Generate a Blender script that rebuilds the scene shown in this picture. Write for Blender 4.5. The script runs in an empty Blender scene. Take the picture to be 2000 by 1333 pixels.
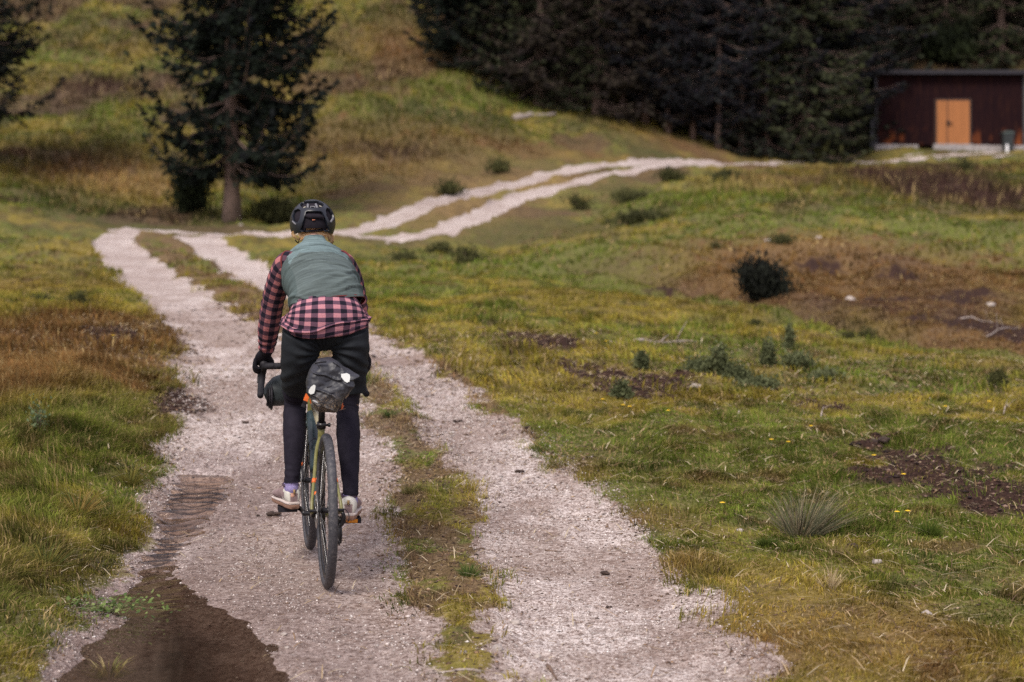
import bpy, bmesh, math, random
import numpy as np
from mathutils import Vector, Matrix
R = math.radians
rng = np.random.default_rng(11)
random.seed(5)
scene = bpy.context.scene
COL = scene.collection

# ------------------------------------------------------------------ camera
F = 3408.0            # focal length in pixels of the 2000 px wide photograph
HZ = 509.0            # row of the eye level
CH = 1.5              # camera height
cam_d = bpy.data.cameras.new("camera")
cam = bpy.data.objects.new("camera", cam_d)
COL.objects.link(cam)
cam.location = (0, 0, CH)
cam.rotation_euler = (R(90), 0, 0)
cam_d.sensor_width = 36
cam_d.lens = F / 2000 * 36
cam_d.shift_y = -(666.5 - HZ) / 2000
cam_d.clip_start = 0.1
cam_d.clip_end = 2000
cam_d.dof.use_dof = True
cam_d.dof.focus_distance = 8.3
cam_d.dof.aperture_fstop = 2.3
scene.camera = cam

# ------------------------------------------------------------------ world, sun, exposure
SUN_EL, SUN_AZ = R(48), R(205)      # azimuth clockwise from +Y
world = bpy.data.worlds.new("World")
scene.world = world
world.use_nodes = True
wn = world.node_tree
wn.nodes.clear()
w_out = wn.nodes.new("ShaderNodeOutputWorld")
w_bg = wn.nodes.new("ShaderNodeBackground")
w_sky = wn.nodes.new("ShaderNodeTexSky")
w_sky.sky_type = 'NISHITA'
w_sky.sun_disc = False
w_sky.sun_elevation = SUN_EL
w_sky.sun_rotation = SUN_AZ
w_sky.air_density = 1.2
w_sky.dust_density = 4.0
w_sky.ozone_density = 1.5
w_bg.inputs[1].default_value = 0.098
w_mix = wn.nodes.new("ShaderNodeMix"); w_mix.data_type = 'RGBA'      # thin cloud greys the blue out
w_mix.inputs[0].default_value = 0.62
w_mix.inputs[7].default_value = (7.3, 6.7, 7.5, 1)
wn.links.new(w_sky.outputs[0], w_mix.inputs[6])
wn.links.new(w_mix.outputs[2], w_bg.inputs[0])
wn.links.new(w_bg.outputs[0], w_out.inputs[0])
sun_d = bpy.data.lights.new("sun", 'SUN')
sun_d.energy = 2.1
sun_d.angle = R(20)
sun_d.color = (1.0, 0.93, 0.84)
sun = bpy.data.objects.new("sun", sun_d)
COL.objects.link(sun)
sdir = Vector((math.sin(SUN_AZ) * math.cos(SUN_EL), math.cos(SUN_AZ) * math.cos(SUN_EL), math.sin(SUN_EL)))
sun.rotation_euler = sdir.to_track_quat('Z', 'Y').to_euler()
vs = scene.view_settings
vs.view_transform = 'Standard'
vs.look = 'None'
vs.exposure = 0.50
vs.gamma = 1.0
cy = scene.cycles
cy.use_denoising = False      # the photograph has visible grain
cy.max_bounces = 5
cy.diffuse_bounces = 2
cy.glossy_bounces = 3
cy.transmission_bounces = 4
cy.transparent_max_bounces = 6
cy.caustics_reflective = False
cy.caustics_refractive = False

# ------------------------------------------------------------------ small helpers
def tag(o, label=None, cat=None, group=None, kind=None):
    if label: o["label"] = label
    if cat: o["category"] = cat
    if group: o["group"] = group
    if kind: o["kind"] = kind
    return o

def empty(name, loc=(0, 0, 0), rz=0.0, label=None, cat=None, group=None):
    o = bpy.data.objects.new(name, None)
    o.empty_display_size = 0.1
    o.location = loc
    o.rotation_euler = (0, 0, rz)
    COL.objects.link(o)
    return tag(o, label, cat, group)

def link_mesh(name, me, mat=None, parent=None, smooth=True):
    o = bpy.data.objects.new(name, me)
    COL.objects.link(o)
    if mat is not None and len(me.materials) == 0:
        me.materials.append(mat)
    if smooth:
        me.polygons.foreach_set("use_smooth", np.ones(len(me.polygons), dtype=bool))
    if parent: o.parent = parent
    return o

def np_mesh(name, V, FA, k=None, col=None, uv=None):
    """fast mesh from arrays; FA is (n,k) faces"""
    me = bpy.data.meshes.new(name)
    V = np.asarray(V, dtype=np.float32); FA = np.asarray(FA, dtype=np.int32)
    n, k = FA.shape
    me.vertices.add(len(V)); me.vertices.foreach_set("co", V.ravel())
    me.loops.add(n * k); me.loops.foreach_set("vertex_index", FA.ravel())
    me.polygons.add(n)
    me.polygons.foreach_set("loop_start", np.arange(n, dtype=np.int32) * k)
    me.polygons.foreach_set("loop_total", np.full(n, k, dtype=np.int32))
    if col is not None:
        a = me.attributes.new("col", 'FLOAT_COLOR', 'POINT')
        c4 = np.ones((len(V), 4), dtype=np.float32); c4[:, :col.shape[1]] = col
        a.data.foreach_set("color", c4.ravel())
    me.update(calc_edges=True)
    return me

def attr(me, name, vals):
    a = me.attributes.new(name, 'FLOAT', 'POINT')
    a.data.foreach_set("value", np.asarray(vals, dtype=np.float32))

# ------------------------------------------------------------------ numpy noise
def _hash(ix, iy, seed):
    h = (ix.astype(np.int64) * 374761393 + iy.astype(np.int64) * 668265263 + seed * 974634777) & 0xffffffff
    h = ((h ^ (h >> 13)) * 1274126177) & 0xffffffff
    h = (h ^ (h >> 16)) & 0xffffffff
    return h / 4294967295.0
def vnoise(x, y, seed=0):
    x0 = np.floor(x); y0 = np.floor(y)
    fx = x - x0; fy = y - y0
    fx = fx * fx * fx * (fx * (fx * 6 - 15) + 10); fy = fy * fy * fy * (fy * (fy * 6 - 15) + 10)
    a = _hash(x0, y0, seed); b = _hash(x0 + 1, y0, seed)
    c = _hash(x0, y0 + 1, seed); d = _hash(x0 + 1, y0 + 1, seed)
    return (a + (b - a) * fx) * (1 - fy) + (c + (d - c) * fx) * fy
def fbm(x, y, seed=0, octv=4, gain=0.5):
    s = 0; a = 1; t = 0
    for i in range(octv):
        s = s + a * vnoise(x * 2 ** i + 17.3 * i, y * 2 ** i - 9.1 * i, seed + i * 7)
        t += a; a *= gain
    return s / t
def sstep(a, b, x):
    t = np.clip((x - a) / (b - a), 0, 1)
    return t * t * (3 - 2 * t)

# ------------------------------------------------------------------ terrain
CP = []
def cp(px, *pairs):
    for py, D in pairs: CP.append((px, py, D))
for px in (0, 500, 1000, 1500, 2000):
    cp(px, (2635, 2.5), (1555, 5.0), (1350, 6.2), (1148, 8.0), (1070, 9.02))
cp(-20, (905, 11), (790, 13), (695, 15.7), (615, 20), (562, 27), (485, 36), (435, 42), (395, 48), (330, 56), (205, 68), (60, 80), (-90, 95), (-330, 140), (-1000, 300))  # last points, out of view, raised so the puddle mirrors hill, not sky
cp(400, (912, 11), (797, 13), (700, 15.7), (620, 20), (580, 24), (550, 29), (514, 35), (466, 42), (450, 46), (440, 50), (385, 56), (280, 64), (130, 75), (-20, 90), (-240, 120), (-1000, 300))
cp(1000, (915, 11), (800, 13), (705, 15.7), (628, 20), (560, 28), (520, 35), (490, 42), (415, 52), (352, 60), (300, 65), (220, 72), (60, 82), (-60, 95), (-330, 140), (-1000, 300))
cp(720, (458, 46), (300, 63), (130, 75), (-20, 86))
cp(850, (430, 49.5), (390, 53.5), (200, 70), (62, 80))
cp(1180, (345, 60), (327, 62.5), (268, 70))
cp(1340, (322, 68), (290, 72), (215, 80), (60, 95), (-330, 140), (-1000, 300))
cp(1560, (320, 73), (303, 77), (200, 90), (60, 105), (-260, 150), (-1000, 300))
cp(1480, (925, 11), (752, 15), (668, 20), (616, 24.5), (596, 27), (535, 30), (468, 33.5), (435, 40), (385, 50), (338, 62))
cp(2000, (920, 11), (772, 15), (712, 18.5), (690, 21), (560, 29), (472, 34), (425, 45), (352, 60), (303, 76), (290, 80), (284, 82.5), (120, 87), (100, 95), (-80, 120), (-1000, 300))
cp(1750, (318, 74), (290, 79), (284, 82), (140, 88), (110, 96), (-60, 120))
ctl = []
for px, py, D in CP:
    ctl.append((px, py, D))
base_edge = [c for c in CP if c[0] in (-20, 2000)]
for px, py, D in base_edge:
    if px == -20: ctl.append((-1500, py, D)); ctl.append((-4000, py, D))
    else: ctl.append((3500, py, D)); ctl.append((6000, py, D))
ctl = np.array(ctl, dtype=float)
def _uv(px, D): return np.stack([px / 1000.0, 2.2 * np.log(D)], -1)
_c = _uv(ctl[:, 0], ctl[:, 2]); _n = len(_c)
def _phi(r2): return 0.5 * r2 * np.log(r2 + 1e-9)
_A = np.zeros((_n + 3, _n + 3))
_A[:_n, :_n] = _phi(((_c[:, None] - _c[None]) ** 2).sum(-1)) + np.eye(_n) * 0.002
_A[:_n, _n] = 1; _A[:_n, _n + 1:] = _c; _A[_n, :_n] = 1; _A[_n + 1:, :_n] = _c.T
_zc = (CH - (ctl[:, 1] - HZ) * ctl[:, 2] / F) / ctl[:, 2]
_w = np.linalg.solve(_A, np.concatenate([_zc, np.zeros(3)]))
def _tps(q):
    out = np.empty(len(q))
    for i in range(0, len(q), 20000):
        s = q[i:i + 20000]
        out[i:i + 20000] = _phi(((s[:, None] - _c[None]) ** 2).sum(-1)) @ _w[:_n] + _w[_n] + s @ _w[_n + 1:]
    return out
# tabulate on a regular (u, logD) grid, then bilinear: fast queries
_U = np.linspace(-4, 6, 401); _L = np.linspace(2.2 * math.log(2.0), 2.2 * math.log(330), 500)
_g = np.stack(np.meshgrid(_U, _L, indexing='ij'), -1).reshape(-1, 2)
_T = _tps(_g).reshape(len(_U), len(_L))
def zbase(X, Y):
    X = np.asarray(X, float); Y = np.asarray(Y, float)
    Yc = np.clip(Y, 2.5, 320)
    u = np.clip((1000 + F * X / Yc) / 1000, -3.99, 5.99)
    l = 2.2 * np.log(Yc)
    fu = (u - _U[0]) / (_U[1] - _U[0]); fl = np.clip((l - _L[0]) / (_L[1] - _L[0]), 0, len(_L) - 1.001)
    iu = fu.astype(int); il = fl.astype(int); fu -= iu; fl -= il
    s = (_T[iu, il] * (1 - fu) * (1 - fl) + _T[iu + 1, il] * fu * (1 - fl) + _T[iu, il + 1] * (1 - fu) * fl + _T[iu + 1, il + 1] * fu * fl)
    return s * Yc
_Ds = np.geomspace(3, 300, 3000)
def G(px, py):
    """where the sight line of a photograph pixel meets the ground -> world (X, Y)"""
    X = (px - 1000) * _Ds / F
    zr = CH - (py - HZ) * _Ds / F
    d = zr - zbase(X, _Ds)
    i = np.argmax(d <= 0)
    if d[i] > 0: i = len(_Ds) - 1
    if i > 0:
        t = d[i - 1] / (d[i - 1] - d[i] + 1e-12)
        D = _Ds[i - 1] + (_Ds[i] - _Ds[i - 1]) * t
    else: D = _Ds[0]
    return np.array([(px - 1000) * D / F, D])
def P(px, py, D): return Vector(((px - 1000) * D / F, D, CH - (py - HZ) * D / F))

def seg_dist(X, Y, pts):
    best = np.full(X.shape, 1e9)
    for (x0, y0), (x1, y1) in zip(pts[:-1], pts[1:]):
        dx, dy = x1 - x0, y1 - y0
        t = np.clip(((X - x0) * dx + (Y - y0) * dy) / (dx * dx + dy * dy + 1e-12), 0, 1)
        best = np.minimum(best, np.hypot(X - x0 - t * dx, Y - y0 - t * dy))
    return best
def poly_sd(X, Y, pts):
    """signed distance, negative inside"""
    P_ = list(pts) + [pts[0]]
    d = seg_dist(X, Y, P_)
    ins = np.zeros(X.shape, bool)
    for (x0, y0), (x1, y1) in zip(P_[:-1], P_[1:]):
        if y0 == y1: continue
        c = ((y0 > Y) != (y1 > Y)) & (X < (x1 - x0) * (Y - y0) / (y1 - y0) + x0)
        ins ^= c
    return np.where(ins, -d, d)
def strip(rows):
    L = [G(a, y) for y, a, b in rows]; Rr = [G(b, y) for y, a, b in rows]
    return L + Rr[::-1]
LEFT_TRACK = strip([(1560, -60, 900), (1333, 85, 850), (1250, 150, 830), (1180, 195, 822), (1100, 262, 800), (1000, 298, 775), (900, 308, 752), (800, 342, 705), (740, 350, 652), (700, 350, 590), (660, 338, 545), (620, 300, 480),
                    (580, 262, 405), (550, 235, 362), (520, 210, 318), (500, 196, 288), (480, 180, 262), (466, 186, 262), (455, 205, 290)])
RIGHT_TRACK = strip([(1560, 1010, 1560), (1333, 990, 1455), (1200, 962, 1372), (1100, 950, 1290), (1000, 922, 1195), (950, 900, 1140), (900, 868, 1085), (850, 828, 1015), (800, 788, 948), (740, 735, 860), (700, 702, 805),
                     (660, 660, 748), (620, 600, 690), (580, 520, 620), (550, 455, 560), (520, 410, 510), (500, 382, 478), (480, 352, 442), (466, 338, 425)])
FAR_L = [G(x, y) for x, y in [(250, 452), (330, 454), (400, 459), (480, 461), (560, 461.5), (640, 462), (722, 447), (819, 409), (916, 382), (1006, 360), (1096, 339), (1168, 327), (1240, 320), (1330, 319), (1400, 320)]]
FAR_R = [G(x, y) for x, y in [(380, 467), (450, 464), (560, 463), (660, 465), (750, 466), (840, 463), (930, 428), (1024, 387), (1132, 357), (1240, 336), (1330, 325), (1440, 322), (1520, 322), (1580, 322), (1650, 321), (1800, 314), (1900, 308), (2010, 302), (2150, 297)]]
FAR_T = [G(x, y) for x, y in [(1780, 307), (1850, 304), (1950, 299), (2060, 295), (2200, 291)]]
PUDDLE = [G(x, y) for x, y in [(60, 1345), (150, 1262), (215, 1205), (190, 1165), (250, 1105), (288, 1050), (300, 1000), (318, 958), (335, 925), (400, 915), (452, 930), (440, 965), (415, 1010), (372, 1050), (345, 1090), (345, 1135), (425, 1175), (500, 1215), (540, 1260), (572, 1300), (600, 1345), (640, 1450), (20, 1450)]]
MUD = [[G(x, y) for x, y in q] for q in (
    [(1650, 880), (1720, 872), (1850, 890), (1930, 935), (2010, 985), (2040, 1040), (1960, 1030), (1850, 1010), (1760, 985), (1700, 930)],
    [(1080, 708), (1180, 728), (1320, 750), (1365, 785), (1290, 808), (1190, 785), (1090, 748)],
    [(960, 655), (1100, 670), (1120, 690), (1040, 690), (960, 670)],
    [(1640, 875), (1700, 850), (1780, 862), (1740, 880)],
    [(170, 680), (240, 660), (300, 668), (280, 695), (200, 705)],
    [(300, 775), (345, 765), (370, 800), (345, 825), (310, 810)],
    [(1600, 790), (1650, 795), (1640, 815), (1600, 805)],
    [(1655, 586), (1720, 580), (1750, 600), (1700, 612)], [(1780, 640), (1880, 628), (2010, 655), (2010, 690), (1880, 676)], [(1560, 520), (1600, 514), (1620, 526), (1580, 532)],
    [(1700, 540), (1760, 532), (1790, 548), (1730, 556)], [(1850, 590), (1900, 580), (1930, 596), (1880, 604)], [(1280, 575), (1330, 572), (1350, 582), (1300, 586)])]

LIP = np.array([G(x, y) for x, y in [(950, 527), (1050, 534), (1150, 548), (1300, 575), (1400, 598), (1500, 622), (1650, 660), (1800, 690), (2000, 712), (2150, 735)]])
def lip(X, Y):
    o = np.argsort(LIP[:, 0]); a = np.clip((X + 1.0) / 2.0, 0, 1)
    return Y - np.interp(X, LIP[o, 0], LIP[o, 1]), a * (np.abs(X) < 14)
def fields(X, Y, fine=True):
    """material masks of the ground in world coordinates"""
    n1 = fbm(X * 2.1, Y * 1.4, 3, 4) - 0.5
    n2 = fbm(X * 9, Y * 7, 23, 3) - 0.5
    wob = n1 * 0.55 + n2 * 0.22
    far = Y > 38
    sdL = poly_sd(X, Y, LEFT_TRACK); sdR = poly_sd(X, Y, RIGHT_TRACK)
    dF = np.minimum(seg_dist(X, Y, FAR_L), seg_dist(X, Y, FAR_R)) - 0.50
    dT = seg_dist(X, Y, FAR_T) - 0.35
    sd = np.minimum(np.minimum(sdL, sdR), np.where(far, np.minimum(dF, dT), 9))
    sw = sd + wob * np.where(Y > 30, 0.6, 0.75)
    road = 1 - sstep(-0.10, 0.12, sw)
    pud = poly_sd(X, Y, PUDDLE) + n2 * 0.09 + n1 * 0.12
    mud = np.full(X.shape, 9.0)
    for q in MUD: mud = np.minimum(mud, poly_sd(X, Y, q))
    mudm = 1 - sstep(-0.12, 0.16, mud + n1 * 0.9 + n2 * 0.5)
    # bank: left of the left track
    bank = sstep(0.05, 0.7, sdL) * sstep(0, 1, -(X + 0.55 + (Y - 8) * 0.11)) * (1 - sstep(16, 24, Y))
    return dict(road=road, sd=sd, sdL=sdL, sdR=sdR, pud=pud, mud=mudm, bank=bank, n1=n1, n2=n2)
def zterr(X, Y, f=None):
    X = np.asarray(X, float); Y = np.asarray(Y, float)
    sh = X.shape; X = X.ravel(); Y = Y.ravel()
    if f is None: f = fields(X, Y)
    z = zbase(X, Y)
    lod = np.clip(Y / 12, 1, 12)
    off = 1 - f['road']
    z = z + 0.045 * sstep(-0.25, 0.20, f['sd'] + f['n2'] * 0.2)
    z = z + off * ((fbm(X * 0.9, Y * 0.9, 41, 3) - 0.5) * 0.22 * np.clip((Y - 6) / 14, 0.25, 2.2) + (fbm(X * 3.5, Y * 3.5, 51, 3) - 0.5) * 0.07)
    z = z + f['road'] * ((fbm(X * 3, Y * 2, 61, 3) - 0.5) * 0.018 + (fbm(X * 14, Y * 14, 71, 3) - 0.5) * 0.012 / lod)
    z = z + f['bank'] * 0.12
    z = z - 0.05 * (1 - sstep(-0.20, 0.10, f['pud']))
    z = z + f['mud'] * ((fbm(X * 12, Y * 12, 81, 3) - 0.45) * 0.10)
    sl, al = lip(X, Y)
    z = z + al * (0.07 * np.exp(-((sl + .2) / .6) ** 2) - 0.36 * np.exp(-((sl - 1.4) / .9) ** 2) + 0.16 * np.exp(-((sl - 5.0) / 1.8) ** 2))
    return z.reshape(sh)
def Zt(x, y): return float(zterr(np.array([x]), np.array([y]))[0])
def GT(px, py):
    x, y = G(px, py); return Vector((x, y, Zt(x, y)))

# ---- colours of the ground cover (world space patches seen in the photograph)
def blob(px, py, rx, ry):
    c = G(px, py); a = G(px, py - ry); b = G(px, py + ry)
    return c[0], c[1], rx * c[1] / F, max(0.3, abs(a[1] - b[1]) / 2)
BROWN = [(blob(*b[:4]), b[4]) for b in [(110, 690, 230, 60, 1.5), (60, 780, 190, 60, 1.0), (120, 1130, 140, 90, .45), (60, 560, 160, 60, .4), (330, 820, 60, 90, .3), (250, 355, 130, 35, .55), (130, 330, 130, 45, .6), (1050, 296, 220, 16, .9), (1330, 285, 110, 16, .9),
                                        (1700, 560, 330, 60, 1.7), (1500, 500, 180, 34, .9), (1930, 680, 170, 50, 1.5), (1500, 590, 200, 22, 1.0), (780, 95, 130, 60, .7), (760, 330, 160, 22, .6), (1250, 1030, 110, 24, .8), (1130, 925, 60, 14, .8), (1340, 1130, 90, 26, .8), (1450, 1290, 120, 30, .7), (1650, 1100, 60, 16, .5), (1380, 960, 90, 14, .5), (1600, 1250, 220, 90, .65), (1900, 1280, 160, 60, .35), (600, 260, 120, 60, .5), (1620, 340, 150, 14, .5), (470, 580, 70, 50, .4)]]
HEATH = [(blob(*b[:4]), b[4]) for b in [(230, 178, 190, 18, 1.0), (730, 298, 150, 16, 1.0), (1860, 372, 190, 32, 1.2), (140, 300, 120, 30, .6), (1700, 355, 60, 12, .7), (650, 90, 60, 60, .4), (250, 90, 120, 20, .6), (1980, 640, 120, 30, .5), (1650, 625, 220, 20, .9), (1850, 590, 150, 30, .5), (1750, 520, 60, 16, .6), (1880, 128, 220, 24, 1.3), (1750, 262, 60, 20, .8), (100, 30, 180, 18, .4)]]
LUSH = [(blob(*b[:4]), b[4]) for b in [(1600, 430, 330, 40, .9), (1050, 545, 260, 22, .9), (850, 160, 130, 50, 1.0), (860, 225, 150, 25, .8), (1250, 860, 230, 45, .8), (1880, 830, 200, 60, .9), (150, 980, 130, 110, .35), (200, 850, 120, 60, .4), (60, 395, 260, 25, .9), (130, 215, 200, 16, .9), (1450, 400, 260, 30, .5), (1500, 690, 260, 30, .5), (1100, 285, 180, 10, .5),
                                       (70, 1180, 150, 150, .8), (1960, 1230, 120, 120, .6), (1350, 1000, 200, 40, .4), (700, 425, 90, 20, .8), (800, 400, 70, 25, .7), (1950, 1100, 150, 120, .5), (1250, 400, 200, 30, .8), (540, 500, 60, 20, .6), (820, 490, 100, 12, .6), (300, 790, 60, 40, .6)]]
TAN = [(blob(*b[:4]), b[4]) for b in [(880, 410, 150, 40, .8), (1050, 362, 130, 26, .8), (250, 375, 90, 35, .9), (800, 355, 180, 16, .6), (700, 320, 110, 40, .5), (1480, 365, 120, 14, .6), (900, 310, 140, 20, .5), (1560, 480, 100, 12, .4)]]
def bl(X, Y, L):
    s = 0
    for (x, y, rx, ry), k in L:
        s = s + k * np.exp(-((X - x) / rx) ** 2 * 0.9 - ((Y - y) / ry) ** 2 * 0.9)
    return s
C_ = lambda *a: np.array(a, float)
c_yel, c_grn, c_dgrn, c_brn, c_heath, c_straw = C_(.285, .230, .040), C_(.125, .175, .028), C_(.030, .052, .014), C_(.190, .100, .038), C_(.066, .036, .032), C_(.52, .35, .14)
def vegcol(X, Y, f=None):
    """mean colour of the vegetation (N,3)"""
    s1 = fbm(X * 0.55 + 3, Y * 0.45, 101, 4); s2 = fbm(X * 1.7, Y * 1.3 + 8, 111, 4)
    s3 = fbm(X * 4.5, Y * 3.5, 121, 3)
    g = sstep(0.41, 0.60, s1 * 0.45 + s2 * 0.35 + s3 * 0.2 + 0.16 * bl(X, Y, LUSH))
    m = lambda a, b, t: a + (b - a) * t[:, None]
    c = m(np.tile(c_yel, (len(X), 1)), np.tile(c_grn, (len(X), 1)), np.clip(g * 0.9, 0, 1))
    c = m(c, c_dgrn[None], sstep(0.55, 0.72, s3) * 0.6)
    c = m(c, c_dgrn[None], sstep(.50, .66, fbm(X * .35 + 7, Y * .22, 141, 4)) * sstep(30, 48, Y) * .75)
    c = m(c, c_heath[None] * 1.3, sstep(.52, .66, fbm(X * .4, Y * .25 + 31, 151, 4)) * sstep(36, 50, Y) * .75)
    c = m(c, c_dgrn[None] * 1.5, .65 * np.exp(-((X + 2.6) / 1.0) ** 2 - ((Y - 7.2) / 1.2) ** 2))  # dark green lower-left grass, with some lens vignetting put into the colour
    b = np.clip(bl(X, Y, BROWN) * (0.45 + 0.9 * s2) + sstep(0.56, 0.74, s2 * 0.5 + s3 * 0.5) * 0.5, 0, 0.92)
    c = m(c, c_brn[None], b)
    c = m(c, c_straw[None] * 0.75, np.clip(bl(X, Y, TAN) * (0.3 + s3), 0, 0.8))
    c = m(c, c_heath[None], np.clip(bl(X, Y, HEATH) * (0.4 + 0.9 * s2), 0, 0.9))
    if f is not None:
        st = (f['sdL'] > -.05) & (f['sdR'] > -.05) & (f['sdL'] + f['sdR'] < 1.1)
        c = m(c, C_(.20, .125, .075)[None], st * sstep(.40, .56, fbm(X * 5, Y * 3.4, 131, 4)) * .85)
    sl, al = lip(X, Y)
    c = m(c, c_heath[None] * 1.2, al * np.exp(-((sl - 1.4) / 1.0) ** 2) * (0.35 + 0.7 * s3))
    c = m(c, c_grn[None] * 1.15, al * np.exp(-((sl + .9) / 1.0) ** 2) * 0.6)
    c = m(c, C_(.020, .024, .020)[None], sstep(100, 116, Y + 6 * (s2 - .5)))      # wooded upper slopes, mostly unseen, darkened for the puddle's reflection
    return c

# ------------------------------------------------------------------ materials
def new_mat(name):
    m = bpy.data.materials.new(name); m.use_nodes = True
    nt = m.node_tree
    return m, nt, nt.nodes["Principled BSDF"]
def N(nt, t, **kw):
    n = nt.nodes.new(t)
    for k, v in kw.items(): setattr(n, k, v)
    return n
def ramp(nt, src, stops, interp='LINEAR'):
    r = N(nt, "ShaderNodeValToRGB"); r.color_ramp.interpolation = interp
    e = r.color_ramp.elements
    while len(e) < len(stops): e.new(0.5)
    for i, (p, c) in enumerate(stops):
        e[i].position = p; e[i].color = (c[0], c[1], c[2], 1) if hasattr(c, '__len__') else (c, c, c, 1)
    nt.links.new(src, r.inputs[0]); return r.outputs[0]
def tex(nt, scale, detail=4, rough=0.6, coord='Object', vec=None, stretch=None):
    if vec is None:
        tc = N(nt, "ShaderNodeTexCoord"); vec = tc.outputs[coord]
    if stretch:
        mp = N(nt, "ShaderNodeMapping"); mp.inputs['Scale'].default_value = stretch
        nt.links.new(vec, mp.inputs[0]); vec = mp.outputs[0]
    n = N(nt, "ShaderNodeTexNoise"); n.inputs['Scale'].default_value = scale
    n.inputs['Detail'].default_value = detail; n.inputs['Roughness'].default_value = rough
    nt.links.new(vec, n.inputs['Vector']); return n.outputs['Fac']
def mixc(nt, fac, a, b, mode='MIX'):
    m = N(nt, "ShaderNodeMix", data_type='RGBA', blend_type=mode)
    for sock, v in ((m.inputs[0], fac), (m.inputs[6], a), (m.inputs[7], b)):
        if hasattr(v, 'links'): nt.links.new(v, sock)
        elif hasattr(v, '__len__'): sock.default_value = (v[0], v[1], v[2], 1)
        else: sock.default_value = v
    return m.outputs[2]
def math_n(nt, op, a, b=0.0, c=None, clamp=False):
    m = N(nt, "ShaderNodeMath", operation=op, use_clamp=clamp)
    for i, v in enumerate((a, b) + ((c,) if c is not None else ())):
        if hasattr(v, 'links'): nt.links.new(v, m.inputs[i])
        else: m.inputs[i].default_value = v
    return m.outputs[0]
def bump(nt, bs, h, strength=0.4, dist=0.01):
    b = N(nt, "ShaderNodeBump"); b.inputs['Strength'].default_value = strength; b.inputs['Distance'].default_value = dist
    nt.links.new(h, b.inputs['Height']); nt.links.new(b.outputs[0], bs.inputs['Normal']); return b
def mat_basic(name, c, rough=0.6, var=0.25, scale=20, metal=0.0, bmp=0.0, bdist=0.002, c2=None, spec=0.5, stretch=None, detail=4):
    m, nt, bs = new_mat(name)
    t = tex(nt, scale, detail, stretch=stretch)
    a = tuple(x * (1 - var) for x in c); b = c2 if c2 else tuple(min(1, x * (1 + var)) for x in c)
    nt.links.new(ramp(nt, t, [(0.3, a), (0.7, b)]), bs.inputs['Base Color'])
    bs.inputs['Roughness'].default_value = rough; bs.inputs['Metallic'].default_value = metal
    bs.inputs['Specular IOR Level'].default_value = spec
    if bmp: bump(nt, bs, t, bmp, bdist)
    return m
def mat_col(name, rough=0.7, transl=0.25, spec=0.25, noise=0.0, nscale=30):
    """vegetation / litter: own colour per leaf stored in the mesh"""
    m, nt, bs = new_mat(name)
    a = N(nt, "ShaderNodeAttribute", attribute_name="col")
    c = a.outputs['Color']
    if noise:
        t = tex(nt, nscale, 3)
        c = mixc(nt, 1.0, c, ramp(nt, t, [(0.3, 1 - noise), (0.7, 1 + noise)]), 'MULTIPLY')
    nt.links.new(c, bs.inputs['Base Color'])
    bs.inputs['Roughness'].default_value = rough; bs.inputs['Specular IOR Level'].default_value = spec
    if transl:
        tr = N(nt, "ShaderNodeBsdfTranslucent"); nt.links.new(c, tr.inputs[0])
        mx = N(nt, "ShaderNodeMixShader"); mx.inputs[0].default_value = transl
        nt.links.new(bs.outputs[0], mx.inputs[1]); nt.links.new(tr.outputs[0], mx.inputs[2])
        nt.links.new(mx.outputs[0], nt.nodes["Material Output"].inputs[0])
    return m

# ------------------------------------------------------------------ ground sheet
Yr = np.concatenate([np.linspace(-14, 4.6, 14), np.geomspace(4.8, 18, 560), np.geomspace(18.06, 110, 420), np.geomspace(111, 330, 40)])
_t0 = np.linspace(-0.335, 0.335, 760)
Tr = np.concatenate([-np.geomspace(3.2, 0.34, 70), _t0, np.geomspace(0.34, 3.2, 70)])
GY, GTt = np.meshgrid(Yr, Tr, indexing='ij')
GX = GTt * np.maximum(GY + 1.0, 6.0)
gx, gy = GX.ravel(), GY.ravel()
gf = fields(gx, gy)
gz = zterr(gx, gy, gf)
nr, nc = GX.shape
idx = np.arange(nr * nc).reshape(nr, nc)
quads = np.stack([idx[:-1, :-1], idx[:-1, 1:], idx[1:, 1:], idx[1:, :-1]], -1).reshape(-1, 4)
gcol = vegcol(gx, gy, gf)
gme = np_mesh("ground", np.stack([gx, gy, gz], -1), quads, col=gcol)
attr(gme, "road", gf['road']); attr(gme, "mud", gf['mud']); attr(gme, "pud", gf['pud'])
attr(gme, "sdr", gf['sdR'])
wet = np.clip(1 - sstep(0.0, 0.70, gf['pud'] + gf['n1'] * 0.8), 0, 1) + 0.9 * np.exp(-((gx + 1.1) / 0.9) ** 2 - ((gy - 13) / 2.6) ** 2) * (0.2 + fbm(gx * 3, gy * 1.5, 7, 3))
attr(gme, "wet", np.clip(wet, 0, 1))
# bare brown soil worn into the left wheel track and along the verge
bare = sstep(0.45, 0.62, fbm(gx * 2.2, gy * 1.3, 201, 4) + 0.36 * np.exp(-((gx + 0.95 + (gy - 8) * .02) / 0.55) ** 2) * (gy < 9.6) * 1.0 - 0.04 + 0.10 * (gf['sdR'] > 0))
attr(gme, "bare", bare * (1 - 0.65 * sstep(18, 30, gy)))
m, nt, bs = new_mat("ground_material")
vc = N(nt, "ShaderNodeAttribute", attribute_name="col").outputs['Color']
a_road = N(nt, "ShaderNodeAttribute", attribute_name="road").outputs['Fac']
a_mud = N(nt, "ShaderNodeAttribute", attribute_name="mud").outputs['Fac']
a_wet = N(nt, "ShaderNodeAttribute", attribute_name="wet").outputs['Fac']
a_bare = N(nt, "ShaderNodeAttribute", attribute_name="bare").outputs['Fac']
a_pud = N(nt, "ShaderNodeAttribute", attribute_name="pud").outputs['Fac']
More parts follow.
